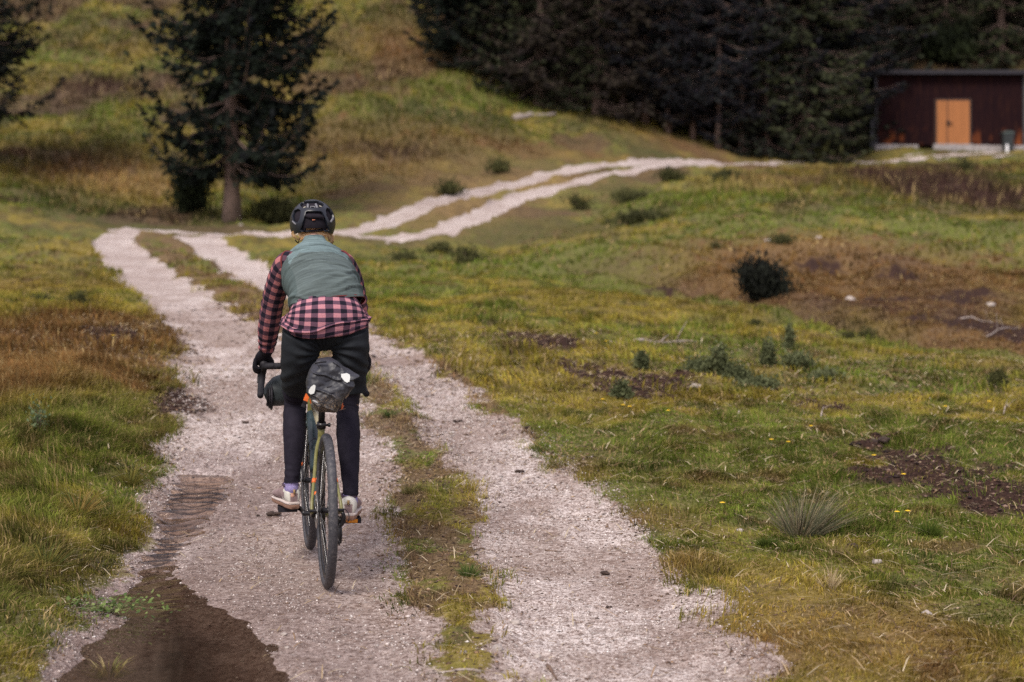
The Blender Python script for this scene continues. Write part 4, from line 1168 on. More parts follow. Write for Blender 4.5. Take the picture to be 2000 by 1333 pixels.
nt.links.new(bcol, bs.inputs['Base Color']); bs.inputs['Roughness'].default_value = .5; bs.inputs['Specular IOR Level'].default_value = .5
bump(nt, bs, tex(nt, 40, 4, .6), .25, .006)
link_mesh("body", me2, bagm, bag)
# find the bag's back surface so patches lie on it
from mathutils.bvhtree import BVHTree
bvh = BVHTree.FromPolygons([v.co[:] for v in me2.vertices], [tuple(p.vertices) for p in me2.polygons])
def onbag(x, z, off=.003):
    h = bvh.ray_cast(Vector((x, -1, z)), Vector((0, 1, 0)))
    return (h[0].y if h[0] else -.15) - off
white = mat_basic("reflective_patch", (.72, .74, .72), .35, .05, 200)
def patch_on(name, pts, mat, thick=.0025, parent=bag):
    pts = [bl_xz(*p) for p in pts]
    c = np.mean(pts, 0)
    sm = [(x, z, onbag(x, z, 0)) for k_ in (0.0, .5, .9) for (x, z) in [tuple(c + (np.array(p_) - c) * k_) for p_ in pts]]
    sm = np.array(sm); Aq = np.c_[sm[:, 0] - c[0], sm[:, 1] - c[1], np.ones(len(sm))]
    kf, *_x = np.linalg.lstsq(Aq, sm[:, 2], rcond=None); dev = (sm[:, 2] - Aq @ kf).min()
    onb = lambda x, z, t_: kf[0] * (x - c[0]) + kf[1] * (z - c[1]) + kf[2] + max(dev, -.006) - t_
    V = [Vector((c[0], onb(*c, thick), c[1]))]; FA = []
    n = len(pts); rings = 5
    for r_ in range(1, rings + 1):
        for (x, z) in pts:
            q = c + (np.array([x, z]) - c) * r_ / rings; V.append(Vector((q[0], onb(q[0], q[1], thick), q[1])))
    for i in range(n): FA.append((0, 1 + (i + 1) % n, 1 + i))
    for r_ in range(rings - 1):
        for i in range(n):
            a = 1 + r_ * n; b = a + n; FA.append((a + i, a + (i + 1) % n, b + (i + 1) % n, b + i))
    a = 1 + (rings - 1) * n; b = len(V)
    for i in range(n): p = V[a + i]; V.append(Vector((p.x, p.y + thick + .008, p.z)))
    for i in range(n): FA.append((a + i, a + (i + 1) % n, b + (i + 1) % n, b + i))
    return part(name, V, FA, mat, parent, False)
patch_on("reflective_patch", [(664, 729), (676, 728), (681, 731), (682, 736), (680, 744), (675, 746), (670, 743), (664, 735)], white)
patch_on("reflective_patch", [(611, 749), (614, 751), (613, 760), (611, 766), (605, 768), (601, 765), (601, 760), (605, 754)], white)
patch_on("side_label", [(609, 779), (613, 779), (618, 782), (619, 785), (615, 784), (609, 781)], mat_basic("grey_print", (.45, .45, .46), .5, .1, 90))
for a, b_ in (((633, 743), (644, 740)), ((636, 755), (646, 752)), ((640, 766), (650, 764))):
    patch_on("daisy_loop", [(a[0], a[1] - 1), (b_[0], b_[1] - 1), (b_[0], b_[1] + .6), (a[0], a[1] + .6)], blackp, .0035)
def strap3(name, pts, w, mat, parent):
    V, FA = [], []
    pts = [Vector(p) for p in pts]
    for i, p in enumerate(pts):
        d = (pts[min(i + 1, len(pts) - 1)] - pts[max(i - 1, 0)]).normalized(); s = d.cross(Vector((0, 1, 0))).normalized() * w / 2; t = Vector((0, .0015, 0))
        V += [p - s - t, p + s - t, p + s + t, p - s + t]
    for i in range(len(pts) - 1):
        for k in range(4): FA.append((i * 4 + k, i * 4 + (k + 1) % 4, i * 4 + 4 + (k + 1) % 4, i * 4 + 4 + k))
    FA += [(3, 2, 1, 0), tuple(len(V) - 4 + k for k in range(4))]
    return part(name, V, FA, mat, parent, False)
def L3(px, py, y):  # pixel -> bicycle coordinates at length position y
    D = BY + y * math.cos(TH); X = (px - 1000) * D / F
    x = (X - BX + y * math.sin(TH)) / math.cos(TH); D += x * math.sin(TH); X = (px - 1000) * D / F; x = (X - BX + y * math.sin(TH)) / math.cos(TH)
    return Vector((x, y, CH - (py - HZ) * D / F - BZ - y * math.tan(PITCH)))
strap3("strap", [L3(601, 770, -.10), L3(598, 778, -.105), L3(596, 783, -.105)], .020, orange, bag)
strap3("strap", [L3(596, 783.5, -.105), L3(593, 790, -.10), L3(591, 795, -.10)], .017, blackp, bag)
strap3("strap", [L3(605, 780, -.12), L3(607, 788, -.115)], .006, orange, bag)
strap3("cord", [L3(668.5, 787, -.12), L3(668, 793, -.122), L3(667, 799, -.12)], .006, orange, bag)
strap3("strap", [L3(681, 767, -.12), L3(679, 772, -.12), L3(674, 778, -.118)], .006, mat_basic("tan_webbing", (.40, .30, .22), .8, .1, 50), bag)
strap3("cord", [L3(671, 792, -.121), L3(668, 797, -.125)], .004, orange, bag)
V, FA = [], []
tube([L3(615.5, 711, -.17), L3(617, 708.5, -.175), L3(624, 706.5, -.178), L3(637, 706.5, -.175)], [.003, .006, .007, .004], 8, V, FA); part("roll_closure", V, FA, bagm, bag)

# ------------------------------------------------------------------ handlebar bag
hb = bike_root("handlebar_bag", "dark grey green roll bag strapped across the handlebar front", "bag")
hbm = mat_basic("roll_fabric", (.028, .038, .042), .55, .3, 12, bmp=.5, bdist=.008)
def fold(U, Vv, th, L): return .004 * np.sin(th * 7 + Vv * 25) * np.clip(1 - Vv / .10, 0, 1) + .004 * np.sin(th * 7 - Vv * 25) * np.clip(1 - (L - Vv) / .10, 0, 1) + .003 * (fbm(U * 20, Vv * 14, 5, 3) - .5)
hx = L3(523, 760, 1.10)
rings = [(-.222, 1.10, .775, .010, .010), (-.216, 1.10, .778, .034, .040), (-.198, 1.105, .785, .052, .058), (-.165, 1.11, .80, .068, .074), (-.12, 1.115, .815, .078, .082), (0, 1.12, .82, .080, .085), (.14, 1.115, .815, .078, .082), (.20, 1.11, .80, .068, .072), (.25, 1.10, .785, .045, .045), (.262, 1.10, .78, .01, .01)]
v_, f_, _ = loft(rings, 40, 8, disp=fold, lat=(0, 1, 0)); part("body", v_, f_, hbm, hb)
V, FA = [], []
for k in range(3):
    x = -.212 + k * .010; pts = []
    for j in range(13):
        a = math.pi * (0.15 + 1.0 * j / 12); rr = .046 + .010 * k
        pts.append((x, 1.10 - rr * math.sin(a), .782 + rr * math.cos(a)))
    tube(pts, .006, 6, V, FA)

part("closure_strap", V, FA, blackp, hb)
for x in (-.07, .09):
    V, FA = [], []
    pts = [(x, 1.12 + .088 * math.cos(a), .82 + .090 * math.sin(a)) for a in [2 * math.pi * j / 24 for j in range(25)]]
    tube(pts, .004, 6, V, FA); part("mount_strap", V, FA, blackp, hb)

# ------------------------------------------------------------------ the rider
person = bike_root("person", "cyclist in green vest, pink and black checked shirt and dark shorts standing on the pedals", "person")
def LP(px, py, y): return L3(px, py, y)
def plaid(name, per, perv, pink, mid, dark, shift=(0, 0), rot=0.0):
    m, nt, bs = new_mat(name)
    uv = N(nt, "ShaderNodeUVMap", uv_map="uv"); mp = N(nt, "ShaderNodeMapping")
    mp.inputs['Location'].default_value = (shift[0], shift[1], 0); mp.inputs['Rotation'].default_value = (0, 0, rot)
    nt.links.new(uv.outputs[0], mp.inputs[0])
    # slight weave irregularity
    nz = N(nt, "ShaderNodeTexNoise"); nz.inputs['Scale'].default_value = 18; nt.links.new(uv.outputs[0], nz.inputs['Vector'])
    sp = N(nt, "ShaderNodeSeparateXYZ"); nt.links.new(mp.outputs[0], sp.inputs[0])
    def st(c, per):
        c = math_n(nt, 'ADD', c, math_n(nt, 'MULTIPLY', nz.outputs['Fac'], .006))
        f = math_n(nt, 'FRACT', math_n(nt, 'DIVIDE', c, per))
        return math_n(nt, 'MULTIPLY', math_n(nt, 'SUBTRACT', 0.25, math_n(nt, 'ABSOLUTE', math_n(nt, 'SUBTRACT', f, 0.5))), 40, clamp=False)
    a = math_n(nt, 'ADD', st(sp.outputs[0], per), .5, clamp=True); b = math_n(nt, 'ADD', st(sp.outputs[1], perv), .5, clamp=True)
    c = mixc(nt, a, pink, mid); c2 = mixc(nt, a, mid, dark); c = mixc(nt, b, c, c2)
    fine = tex(nt, 260, 2, .6, vec=uv.outputs[0]); c = mixc(nt, .6, c, ramp(nt, fine, [(0.3, .72), (0.7, 1.25)]), 'MULTIPLY')
    nt.links.new(c, bs.inputs['Base Color']); bs.inputs['Roughness'].default_value = .9; bs.inputs['Specular IOR Level'].default_value = .15
    w = tex(nt, 55, 5, .65); bump(nt, bs, w, .45, .006)
    return m
pl_body = plaid("checked_flannel", .054, .043, (.50, .225, .265), (.125, .065, .098), (.014, .012, .022))
pl_arm = plaid("checked_flannel_sleeve", .060, .047, (.42, .160, .170), (.095, .048, .068), (.014, .012, .022), (.012, 0))
skin = mat_basic("skin", (.60, .34, .25), .5, .06, 30)
def cloth(name, c, c2=None, rough=.85, b=.35, sc=120, bd=.002, st=None):
    m = mat_basic(name, c, rough, .09, sc, c2=c2, bmp=b, bdist=bd, spec=.2, stretch=st); return m
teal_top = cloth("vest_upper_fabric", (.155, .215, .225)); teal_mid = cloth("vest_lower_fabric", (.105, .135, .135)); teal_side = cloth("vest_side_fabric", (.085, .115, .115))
for m_ in (teal_top, teal_mid, teal_side):    # horizontal streaks in the colour: heathered knit, plus fold shade painted in
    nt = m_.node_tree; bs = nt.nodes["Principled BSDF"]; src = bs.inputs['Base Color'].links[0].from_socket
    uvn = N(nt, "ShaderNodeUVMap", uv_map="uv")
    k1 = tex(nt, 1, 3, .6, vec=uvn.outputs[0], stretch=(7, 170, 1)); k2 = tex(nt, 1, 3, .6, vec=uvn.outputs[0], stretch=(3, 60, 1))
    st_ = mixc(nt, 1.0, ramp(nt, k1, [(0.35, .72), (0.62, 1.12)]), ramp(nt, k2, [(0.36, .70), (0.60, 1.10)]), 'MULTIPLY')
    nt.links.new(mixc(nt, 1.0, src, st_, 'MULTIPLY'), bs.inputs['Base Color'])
maroon = cloth("maroon_trim", (.16, .035, .035))
short_m = cloth("shorts_fabric", (.013, .015, .020), (.021, .025, .030), .8, .5, 14)
tight_m = cloth("tights_fabric", (.011, .009, .017), (.018, .015, .026), .8, .3, 30)
glove_m = cloth("glove_fabric", (.012, .011, .017), None, .7, .3, 60)
# ---- inner body, one continuous mesh -----------------------------------
HC = Vector((.008, .945, 1.672))           # centre of the head
parts_b = []
tors = [(.02, .36, 1.115, .05, .05), (.02, .36, 1.15, .150, .10), (.02, .375, 1.20, .160, .105), (.022, .43, 1.285, .125, .08), (.022, .52, 1.355, .13, .08), (.014, .62, 1.405, .135, .08), (.010, .71, 1.455, .125, .07), (.008, .79, 1.505, .07, .05), (.008, .85, 1.560, .044, .046), (.008, .89, 1.60, .043, .046), (.008, .92, 1.63, .043, .046)]
parts_b.append(loft(tors, 32, 4, lat=(1, 0, 0))[:2])
headr = [(0, .045, -.118, .012, .012), (0, .045, -.105, .032, .034), (0, .030, -.075, .055, .066), (0, .012, -.035, .069, .086), (0, .0, .005, .073, .094), (0, -.004, .040, .070, .090), (0, -.004, .066, .054, .068), (0, 0, .084, .030, .040), (0, 0, .090, .01, .012)]
parts_b.append(loft([(HC.x + a, HC.y + b, HC.z + c, d, e) for a, b, c, d, e in headr], 32, 4, lat=(1, 0, 0))[:2])
V, FA = [], []
tube([HC + Vector((0, .088, .02)), HC + Vector((0, .112, -.022)), HC + Vector((0, .098, -.034))], [.008, .014, .009], 10, V, FA)      # nose
tube([HC + Vector((-.022, .090, -.062)), HC + Vector((0, .098, -.060)), HC + Vector((.022, .090, -.062))], [.004, .007, .004], 8, V, FA)   # lips
for s in (-1, 1):
    tube([HC + Vector((s * .072, -.002, .022)), HC + Vector((s * .082, -.014, .012)), HC + Vector((s * .081, -.010, -.012)), HC + Vector((s * .073, .004, -.030))], [.006, .009, .008, .006], 8, V, FA)
    tube([HC + Vector((s * .046, .078, .022)), HC + Vector((s * .03, .092, .028)), HC + Vector((s * .014, .090, .022))], [.005, .008, .005], 8, V, FA)  # brow
parts_b.append((V, FA))
LEG = {-1: dict(hip=(-.080, .375, 1.10), thigh=(-.095, .50, .945), knee=(-.103, .615, .795), calf=(-.108, .565, .655), shin=(-.118, .525, .52), ank=(-.126, .500, .405)),
       1: dict(hip=(.122, .365, 1.10), thigh=(.135, .41, .945), knee=(.136, .430, .780), calf=(.131, .315, .640), shin=(.128, .225, .50), ank=(.126, .170, .385))}
ARM = {-1: [(-.105, .665, 1.480), (-.142, .700, 1.470), (-.174, .765, 1.385), (-.201, .835, 1.270), (-.214, .895, 1.155), (-.220, .940, 1.085), (-.225, .968, 1.030)],
       1: [(.105, .665, 1.480), (.142, .700, 1.470), (.188, .765, 1.385), (.220, .835, 1.270), (.234, .895, 1.155), (.243, .940, 1.085), (.256, .968, 1.030)]}
for s in (-1, 1):
    L = LEG[s]
    parts_b.append(loft([L['hip'] + (.070, .075), L['thigh'] + (.062, .068), L['knee'] + (.050, .054), L['calf'] + (.048, .050), L['shin'] + (.034, .036), L['ank'] + (.030, .034), (L['ank'][0], L['ank'][1] - .005, L['ank'][2] - .06, .028, .036)], 24, 4, lat=(1, 0, 0))[:2])
    parts_b.append(loft([tuple(p) + (r, r) for p, r in zip(ARM[s], (.046, .048, .040, .036, .032, .027, .024))], 20, 4)[:2])
FOOT = {-1: (Vector((-.120, .478, .306)), R(11)), 1: (Vector((.112, .120, .301)), R(-9))}   # heel, splay (left positive)
def foot_pt(s, u, v, w):
    h, a = FOOT[s]; tilt = .055 if s == 1 else 0.02
    u = (u + .018) * 1.0 - .018; v = v * 1.03; w = w * 1.04
    d = Vector((-math.sin(a), math.cos(a), 0)); l = Vector((math.cos(a), math.sin(a), 0))
    return h + d * u + l * v + Vector((0, 0, w + tilt * 0 * u))
def foot_loft(s, secs, n=24, sub=4, ex=2.0):
    """sections (u, half width, z low, z high, v offset) along the foot"""
    A = catmull(secs, sub); V, FA = [], []
    for (u, hw, zl, zh, vo) in A:
        for k in range(n):
            t = 2 * math.pi * k / n; c, q = math.cos(t), math.sin(t)
            c = math.copysign(abs(c) ** (2 / ex), c); q = math.copysign(abs(q) ** (2 / ex), q)
            V.append(foot_pt(s, u, vo + hw * c, (zl + zh) / 2 + (zh - zl) / 2 * q))
    m = len(A)
    for i in range(m - 1):
        for k in range(n): FA.append((i * n + k, i * n + (k + 1) % n, (i + 1) * n + (k + 1) % n, (i + 1) * n + k))
    FA.append(tuple(range(n))[::-1]); FA.append(tuple(range((m - 1) * n, m * n)))
    return V, FA
for s in (-1, 1):
    parts_b.append(foot_loft(s, [(0.018, .014, .03, .06, 0), (.035, .022, .025, .085, 0), (.07, .024, .025, .10, 0), (.13, .034, .025, .07, 0), (.20, .038, .025, .05, 0), (.245, .02, .03, .04, 0)], 16, 3))
def hand(s, grow=0.0, vox=.0035):
    """palm and five bent fingers closed over the brake hood"""
    w = Vector(ARM[s][-1]); P_ = []
    m = s
    hood = Vector((OX + m * .249, 1.035, .965))
    hx_ = hood.x + m * .003
    P_.append(loft([(w.x, w.y - .012, w.z + .022, .024 + grow, .021 + grow), (w.x + m * .001, w.y + .004, w.z - .006, .029 + grow, .021 + grow), (hx_, .998, .996, .038 + grow, .021 + grow), (hx_, 1.022, .975, .042 + grow, .018 + grow), (hx_, 1.048, .962, .041 + grow, .014 + grow), (hx_, 1.066, .952, .036 + grow, .009 + grow)], 24, 3, lat=(1, 0, 0))[:2])
    L0 = [.030, .036, .034, .028]
    for k in range(4):   # four fingers wrap outwards and down around the hood
        y = 1.066 - k * .0185; r = .0092 - .0007 * (k == 3) + grow; zk = .962 + .007 * k
        ln = L0[k]
        a = [(hood.x + m * .024, y - .006, zk + .006, r * 1.05), (hood.x + m * .041, y - .002, zk - .004, r * 1.03), (hood.x + m * .044, y + .002, zk - .006 - ln, r * .97), (hood.x + m * .031, y + .004, zk - .020 - ln, r * .9), (hood.x + m * .017, y + .004, zk - .022 - ln * .9, r * .8)]
        A = catmull(a, 3); P_.append(tube(A[:, :3], list(A[:, 3]), 10))
    a = [(hood.x - m * .022, 1.000, .990, .0135 + grow), (hood.x - m * .038, 1.016, .970, .0125 + grow), (hood.x - m * .040, 1.036, .948, .0115 + grow), (hood.x - m * .030, 1.052, .934, .0090 + grow)]
    A = catmull(a, 3); P_.append(tube(A[:, :3], list(A[:, 3]), 10))
    return P_
for s in (-1, 1): parts_b += hand(s)
bv, bf, _ = join([(p[0], p[1]) for p in parts_b])
bm_ = remesh("body", bv, bf, .0055, 3, .5)
link_mesh("body", bm_, skin, person)

# ---- gloves --------------------------------------------------------------
for s in (-1, 1):
    P_ = hand(s, .0028); w = Vector(ARM[s][-1])
    P_.append(loft([(w.x, w.y - .022, w.z + .042, .031, .030), (w.x, w.y - .010, w.z + .012, .032, .029), (w.x, w.y + .008, w.z - .014, .035, .027)], 20, 3, lat=(1, 0, 0))[:2])
    v_, f_, _ = join(P_)
    gl_ = link_mesh("glove", remesh("glove", v_, f_, .0032, 2, .5), glove_m, person)
    V, FA = [], []
    c = Vector((w.x, w.y - .002, w.z - .008))
    pts = [c + Vector((.034 * math.cos(a) * 1.0, -.029 * math.sin(a), .010 * math.cos(a))) for a in [R(18 + 9 * i) for i in range(6)]]
    tube(pts, .0026, 6, V, FA); part("wrist_tab", V, FA, white, gl_)

# ---- tights ----------------------------------------------------------------
def legfold(U, Vv, th, L): return .010 * (fbm(U * 9, Vv * 16, 15, 3) - .5) + .0042 * np.sin(Vv * 170 + 3 * np.sin(th + 1) + 2 * fbm(U * 9, Vv * 5, 3, 2)) * np.exp(-((Vv - L * .38) / .07) ** 2) + .0022 * np.sin(Vv * 210 + 3 * np.sin(th)) * np.clip((Vv - L * .86) / (L * .14), 0, 1)
for s in (-1, 1):
    L = LEG[s]
    R_ = [(L['hip'][0], L['hip'][1], L['hip'][2] - .06, .055, .06), L['thigh'] + (.066, .072), L['knee'] + (.0555, .060), L['calf'] + (.0560, .060), L['shin'] + (.0410, .044), (L['ank'][0], L['ank'][1], L['ank'][2] + .035, .0355, .038), (L['ank'][0], L['ank'][1] - .004, L['ank'][2] + (.010 if s == -1 else .022), .0345, .038)]
    v_, f_, _ = loft(R_, 40, 12, disp=legfold, lat=(1, 0, 0)); part("tights", v_, f_, tight_m, person)
sock_m = cloth("sock_wool", (.20, .165, .38), (.36, .31, .52), .95, .6, 160, .003)
for s in (-1, 1):
    a = LEG[s]['ank']
    f0 = foot_pt(s, .055, 0, .085)
    v_, f_, _ = loft([(a[0], a[1], a[2] + .03, .026, .028), (a[0], a[1], a[2] + .012, .0315, .035), (a[0], a[1], a[2] - .005, .0325, .036), (a[0], a[1] - .002, a[2] - .025, .033, .038), (f0.x, f0.y, f0.z, .033, .042), (f0.x, f0.y + .01, f0.z - .03, .03, .045)], 28, 5, lat=(1, 0, 0))
    part("sock", v_, f_, sock_m, person)

# ---- shoes ----------------------------------------------------------------
up_m = cloth("suede_mauve", (.25, .175, .18), (.33, .245, .245), .9, .4, 40, .003)
cream_m = mat_basic("cream_leather", (.62, .60, .54), .6, .06, 40)
gum = mat_basic("gum_rubber", (.24, .135, .095), .7, .25, 30, bmp=.3)
mids = mat_basic("pale_midsole", (.58, .50, .47), .7, .08, 30)
lace_m = cloth("lace", (.075, .05, .07), None, .9, .3, 80)
for s in (-1, 1):
    sh = empty("shoe", tuple(foot_pt(s, 0, 0, 0))); sh.parent = person; off = sh.location
    def pt(name, V, FA, mat, parent, smooth=True):
        return part(name, [v - off for v in V], FA, mat, parent, smooth)
    v_, f_ = foot_loft(s, [(-.014, .012, .012, .050, 0), (-.010, .027, .010, .078, 0), (.008, .0355, .008, .092, 0), (.04, .037, .008, .092, 0), (.075, .038, .008, .096, 0), (.105, .041, .014, .090, 0), (.15, .046, .014, .070, .002), (.20, .048, .014, .056, .002), (.24, .042, .014, .048, 0), (.265, .028, .016, .040, 0), (.277, .010, .020, .032, 0)], 28, 5, 2.3)
    upper = pt("upper", v_, f_, up_m, sh)
    for mm in (cream_m,): upper.data.materials.append(mm)
    h0, a0 = FOOT[s]; dd_ = Vector((-math.sin(a0), math.cos(a0), 0)); ll_ = Vector((math.cos(a0), math.sin(a0), 0))
    for p in upper.data.polygons:
        q = Vector(p.center); u = q.dot(dd_); v = q.dot(ll_) / 1.03; w = q.z / 1.04
        cr = u < .052 and w > .058
        cr = cr or (u < .022 and abs(v) > .018 and w < .062) or (.012 < u < .030) or (.052 <= u < .085 and w < .030 and abs(v) > .02) or (.030 <= u < .060 and w < .032 + (u - .03) * .1)
        p.material_index = 1 if cr else 0
    v_, f_ = foot_loft(s, [(-.016, .018, -.014, .014, 0), (-.011, .028, -.014, .014, 0), (.02, .0355, -.014, .014, 0), (.08, .037, -.014, .014, 0), (.15, .0445, -.014, .014, .002), (.21, .047, -.014, .014, .002), (.25, .043, -.012, .014, 0), (.272, .030, -.008, .009, 0), (.281, .012, -.003, .009, 0)], 32, 5, 4)
    pt("sole", v_, f_, gum, sh)
    v_, f_ = foot_loft(s, [(-.0165, .0185, .0065, .019, 0), (-.0115, .0305, .0065, .020, 0), (.02, .0378, .0065, .020, 0), (.08, .0388, .0065, .020, 0), (.15, .0465, .0065, .019, .002), (.21, .0488, .0065, .017, .002), (.25, .0435, .0065, .016, 0), (.2725, .030, .008, .015, 0), (.2815, .012, .009, .014, 0)], 32, 5, 4)
    pt("midsole", v_, f_, mids, sh)
    V, FA = [], []
    tube([foot_pt(s, -.0195, 0, .058) - off, foot_pt(s, -.0175, 0, .078) - off], .0055, 8, V, FA); part("heel_mark", V, FA, mat_basic("tan_mark", (.30, .19, .08), .7, .1, 50), sh)
    V, FA = [], []
    tube([foot_pt(s, u, v, w) - off for u, v, w in [(.052 + .042 * math.cos(a), .034 * math.sin(a), .092 + .006 * math.cos(a)) for a in [2 * math.pi * i / 20 for i in range(21)]]], .0065, 8, V, FA)
    part("collar", V, FA, lace_m, sh)
    V, FA = [], []
    for i in range(5):
        u = .100 + i * .021; h_ = .0925 - i * .0075; hw = .032 - .001 * i
        tube([foot_pt(s, u + .004, -hw, h_ - .016) - off, foot_pt(s, u, -hw * .5, h_ + .002) - off, foot_pt(s, u, hw * .5, h_ + .002) - off, foot_pt(s, u + .004, hw, h_ - .016) - off], .0034, 6, V, FA)
    part("laces", V, FA, lace_m, sh)

# ---- shorts ----------------------------------------------------------------
P_ = []
P_.append(loft([(.02, .375, 1.09, .03, .03), (.02, .365, 1.105, .100, .08), (.022, .360, 1.135, .180, .120), (.024, .362, 1.16, .196, .126), (.024, .372, 1.20, .186, .110), (.024, .385, 1.235, .160, .09)], 40, 5, 2.3, lat=(1, 0, 0))[:2])
P_.append(loft([(-.080, .352, 1.145, .105, .115), (-.094, .375, 1.075, .094, .112), (-.100, .44, .985, .083, .100), (-.098, .515, .915, .076, .083), (-.101, .560, .872, .067, .072)], 36, 5, lat=(1, 0, 0))[:2])
P_.append(loft([(.125, .350, 1.145, .105, .115), (.142, .360, 1.07, .090, .114), (.142, .395, .985, .088, .102), (.144, .425, .915, .082, .088), (.146, .435, .860, .078, .080)], 36, 5, lat=(1, 0, 0))[:2])
v_, f_, _ = join([(p[0], p[1]) for p in P_])
sm_ = remesh("shorts", v_, f_, .005, 6, .5)
co = np.empty(len(sm_.vertices) * 3, dtype=np.float32); sm_.vertices.foreach_get("co", co); co = co.reshape(-1, 3).astype(float)
nv = np.array([v.normal[:] for v in sm_.vertices])
# creases fanning from the crotch and sagging folds on the right leg
an = np.arctan2(co[:, 2] - 1.06, co[:, 0] - .02); rr = np.hypot(co[:, 0] - .02, co[:, 2] - 1.06)
fold_ = .0045 * np.sin(an * 17 + rr * 30) * np.exp(-((rr - .09) / .07) ** 2) + .004 * np.sin((co[:, 2] + .35 * (co[:, 0])) * 120 + 5 * fbm(co[:, 0] * 9, co[:, 2] * 9, 6, 2)) * (co[:, 0] > .05) * np.exp(-((co[:, 2] - 1.0) / .09) ** 2) + .012 * (fbm(co[:, 0] * 13, co[:, 2] * 11, 8, 3) - .5) + .0035 * np.sin(co[:, 2] * 95 - co[:, 0] * 60 + 6 * fbm(co[:, 0] * 8, co[:, 2] * 8, 16, 2)) * (co[:, 0] < 0) * np.exp(-((co[:, 2] - .93) / .07) ** 2)
co += nv * fold_[:, None]
sm_.vertices.foreach_set("co", co.astype(np.float32).ravel()); sm_.update()
link_mesh("shorts", sm_, short_m, person)

# ---- checked shirt ------------------------------------------------------------
shirt = empty("shirt", (0, 0, 0)); shirt.parent = person
# back points (y, z) of the silhouette, depth d, half width w
def tor(rows, cx=.020):
    out = []
    B = np.array([(r[0], r[1]) for r in rows]); Tn = nrm(np.gradient(B, axis=0))
    for (y, z, d, w, *dx), t in zip(rows, Tn):
        c = np.array([y, z]) + np.array([t[1], -t[0]]) * d
        out.append((cx + (dx[0] if dx else 0), c[0], c[1], w, d))
    return out
def skirt_d(U, Vv, th, L):
    low = np.clip(1 - Vv / .16, 0, 1)
    return .0085 * np.sin(th * 9 + 1.2 + 2.0 * np.sin(th * 2)) * low + .007 * (fbm(U * 13, Vv * 9, 35, 3) - .5)
sk = tor([(.196, 1.246, .158, .217), (.206, 1.270, .153, .213), (.224, 1.300, .145, .205), (.258, 1.336, .124, .182), (.318, 1.372, .104, .156), (.392, 1.408, .092, .140)], .026)
v_, f_, uv = loft(sk, 96, 10, 2.15, disp=skirt_d, per=.054, lat=(1, 0, 0), cap=False)
# sloping, wavy hem: lower on the left, lifted on the right
vv = []
for i, v in enumerate(v_):
    row = i // 96; k = max(0, 1 - row / 26.0)
    x = v.x - .02
    drop = .036 * (x / .2) + .004 * math.sin(x * 34) - .014 * math.exp(-((x + .09) / .07) ** 2) + .050 * math.exp(-((x + .23) / .045) ** 2) - .012 * math.exp(-((x - .21) / .03) ** 2)
    v = v.copy(); v.z += drop * k; v.y += .25 * drop * k
    vv.append(v)
m_sk = mesh_uv("skirt", vv, f_, uv)
sko = link_mesh("shirt_tail", m_sk, pl_body, shirt)
sd = sko.modifiers.new("thick", 'SOLIDIFY'); sd.thickness = .0025; sd.offset = -1
def arm_d(U, Vv, th, L):
    el = np.exp(-((Vv - L * .52) / (L * .16)) ** 2)
    return .0050 * np.sin(Vv * 130 + 2.0 * np.sin(th + 1)) * el * (0.5 + .5 * np.sin(th)) + .009 * (fbm(U * 15 + 3, Vv * 13, 44, 3) - .5) + .003 * np.sin(Vv * 170 + th * 2) * np.clip((Vv - L * .78) / (L * .2), 0, 1)
for s in (-1, 1):
    rad = [(.048, .052), (.060, .062), (.058, .060), (.0565, .0565), (.0555, .054), (.046, .045), (.0355, .036)]
    rr_ = [tuple(p) + r for p, r in zip(ARM[s], rad)]
    v_, f_, uv = loft(rr_, 56, 14, disp=arm_d, per=.060)
    link_mesh("sleeve", mesh_uv("sleeve", v_, f_, uv), pl_arm, shirt)

# ---- vest ----------------------------------------------------------------------
def vest_d(U, Vv, th, L):
    # folds: sagging arcs drawn across the back, tighter toward the waist
    x = np.cos(th); tot = 0; rw = random.Random(21)
    for i in range(26):
        v0 = .012 + (i / 26.0) ** 1.25 * L * .78 + rw.uniform(-.006, .006); am = rw.uniform(.0075, .0170) * (1.15 - .6 * i / 26); wd = rw.uniform(.0040, .0075)
        c0 = rw.uniform(-.55, .55); ex_ = rw.uniform(.28, .8); sl_ = rw.uniform(-.02, .02); sag = rw.uniform(.03, .07)
        vv_ = v0 + sag * (x ** 2) * (1 if i % 3 else -.3) + sl_ * x + .004 * np.sin(x * 7 + i)
        tot = tot + am * np.exp(-((Vv - vv_) / wd) ** 2) * np.exp(-((x - c0) / ex_) ** 4)
    return tot * np.clip(Vv / .015, .1, 1) - .0070 + .004 * (fbm(x * 5, Vv * 18, 63, 2) - .5)
vr = tor([(.278, 1.372, .136, .190, .016), (.312, 1.410, .128, .181, .012), (.390, 1.460, .120, .177, .004), (.485, 1.505, .124, .183, -.004), (.575, 1.537, .124, .183, -.010), (.645, 1.556, .116, .179, -.012), (.690, 1.570, .108, .170, -.012), (.728, 1.582, .098, .154, -.012), (.758, 1.596, .086, .128, -.012), (.782, 1.611, .075, .088, -.012), (.796, 1.628, .066, .062, -.012), (.806, 1.640, .060, .056, -.012)])
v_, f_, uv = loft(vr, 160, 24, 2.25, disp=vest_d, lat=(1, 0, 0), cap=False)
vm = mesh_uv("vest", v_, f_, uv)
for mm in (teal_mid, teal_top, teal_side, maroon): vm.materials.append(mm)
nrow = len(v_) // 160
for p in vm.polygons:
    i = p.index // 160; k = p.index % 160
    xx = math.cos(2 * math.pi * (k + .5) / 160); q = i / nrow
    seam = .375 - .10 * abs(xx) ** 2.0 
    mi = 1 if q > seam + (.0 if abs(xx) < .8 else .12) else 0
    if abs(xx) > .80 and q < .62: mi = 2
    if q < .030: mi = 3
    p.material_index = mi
vest = link_mesh("vest", vm, None, person)
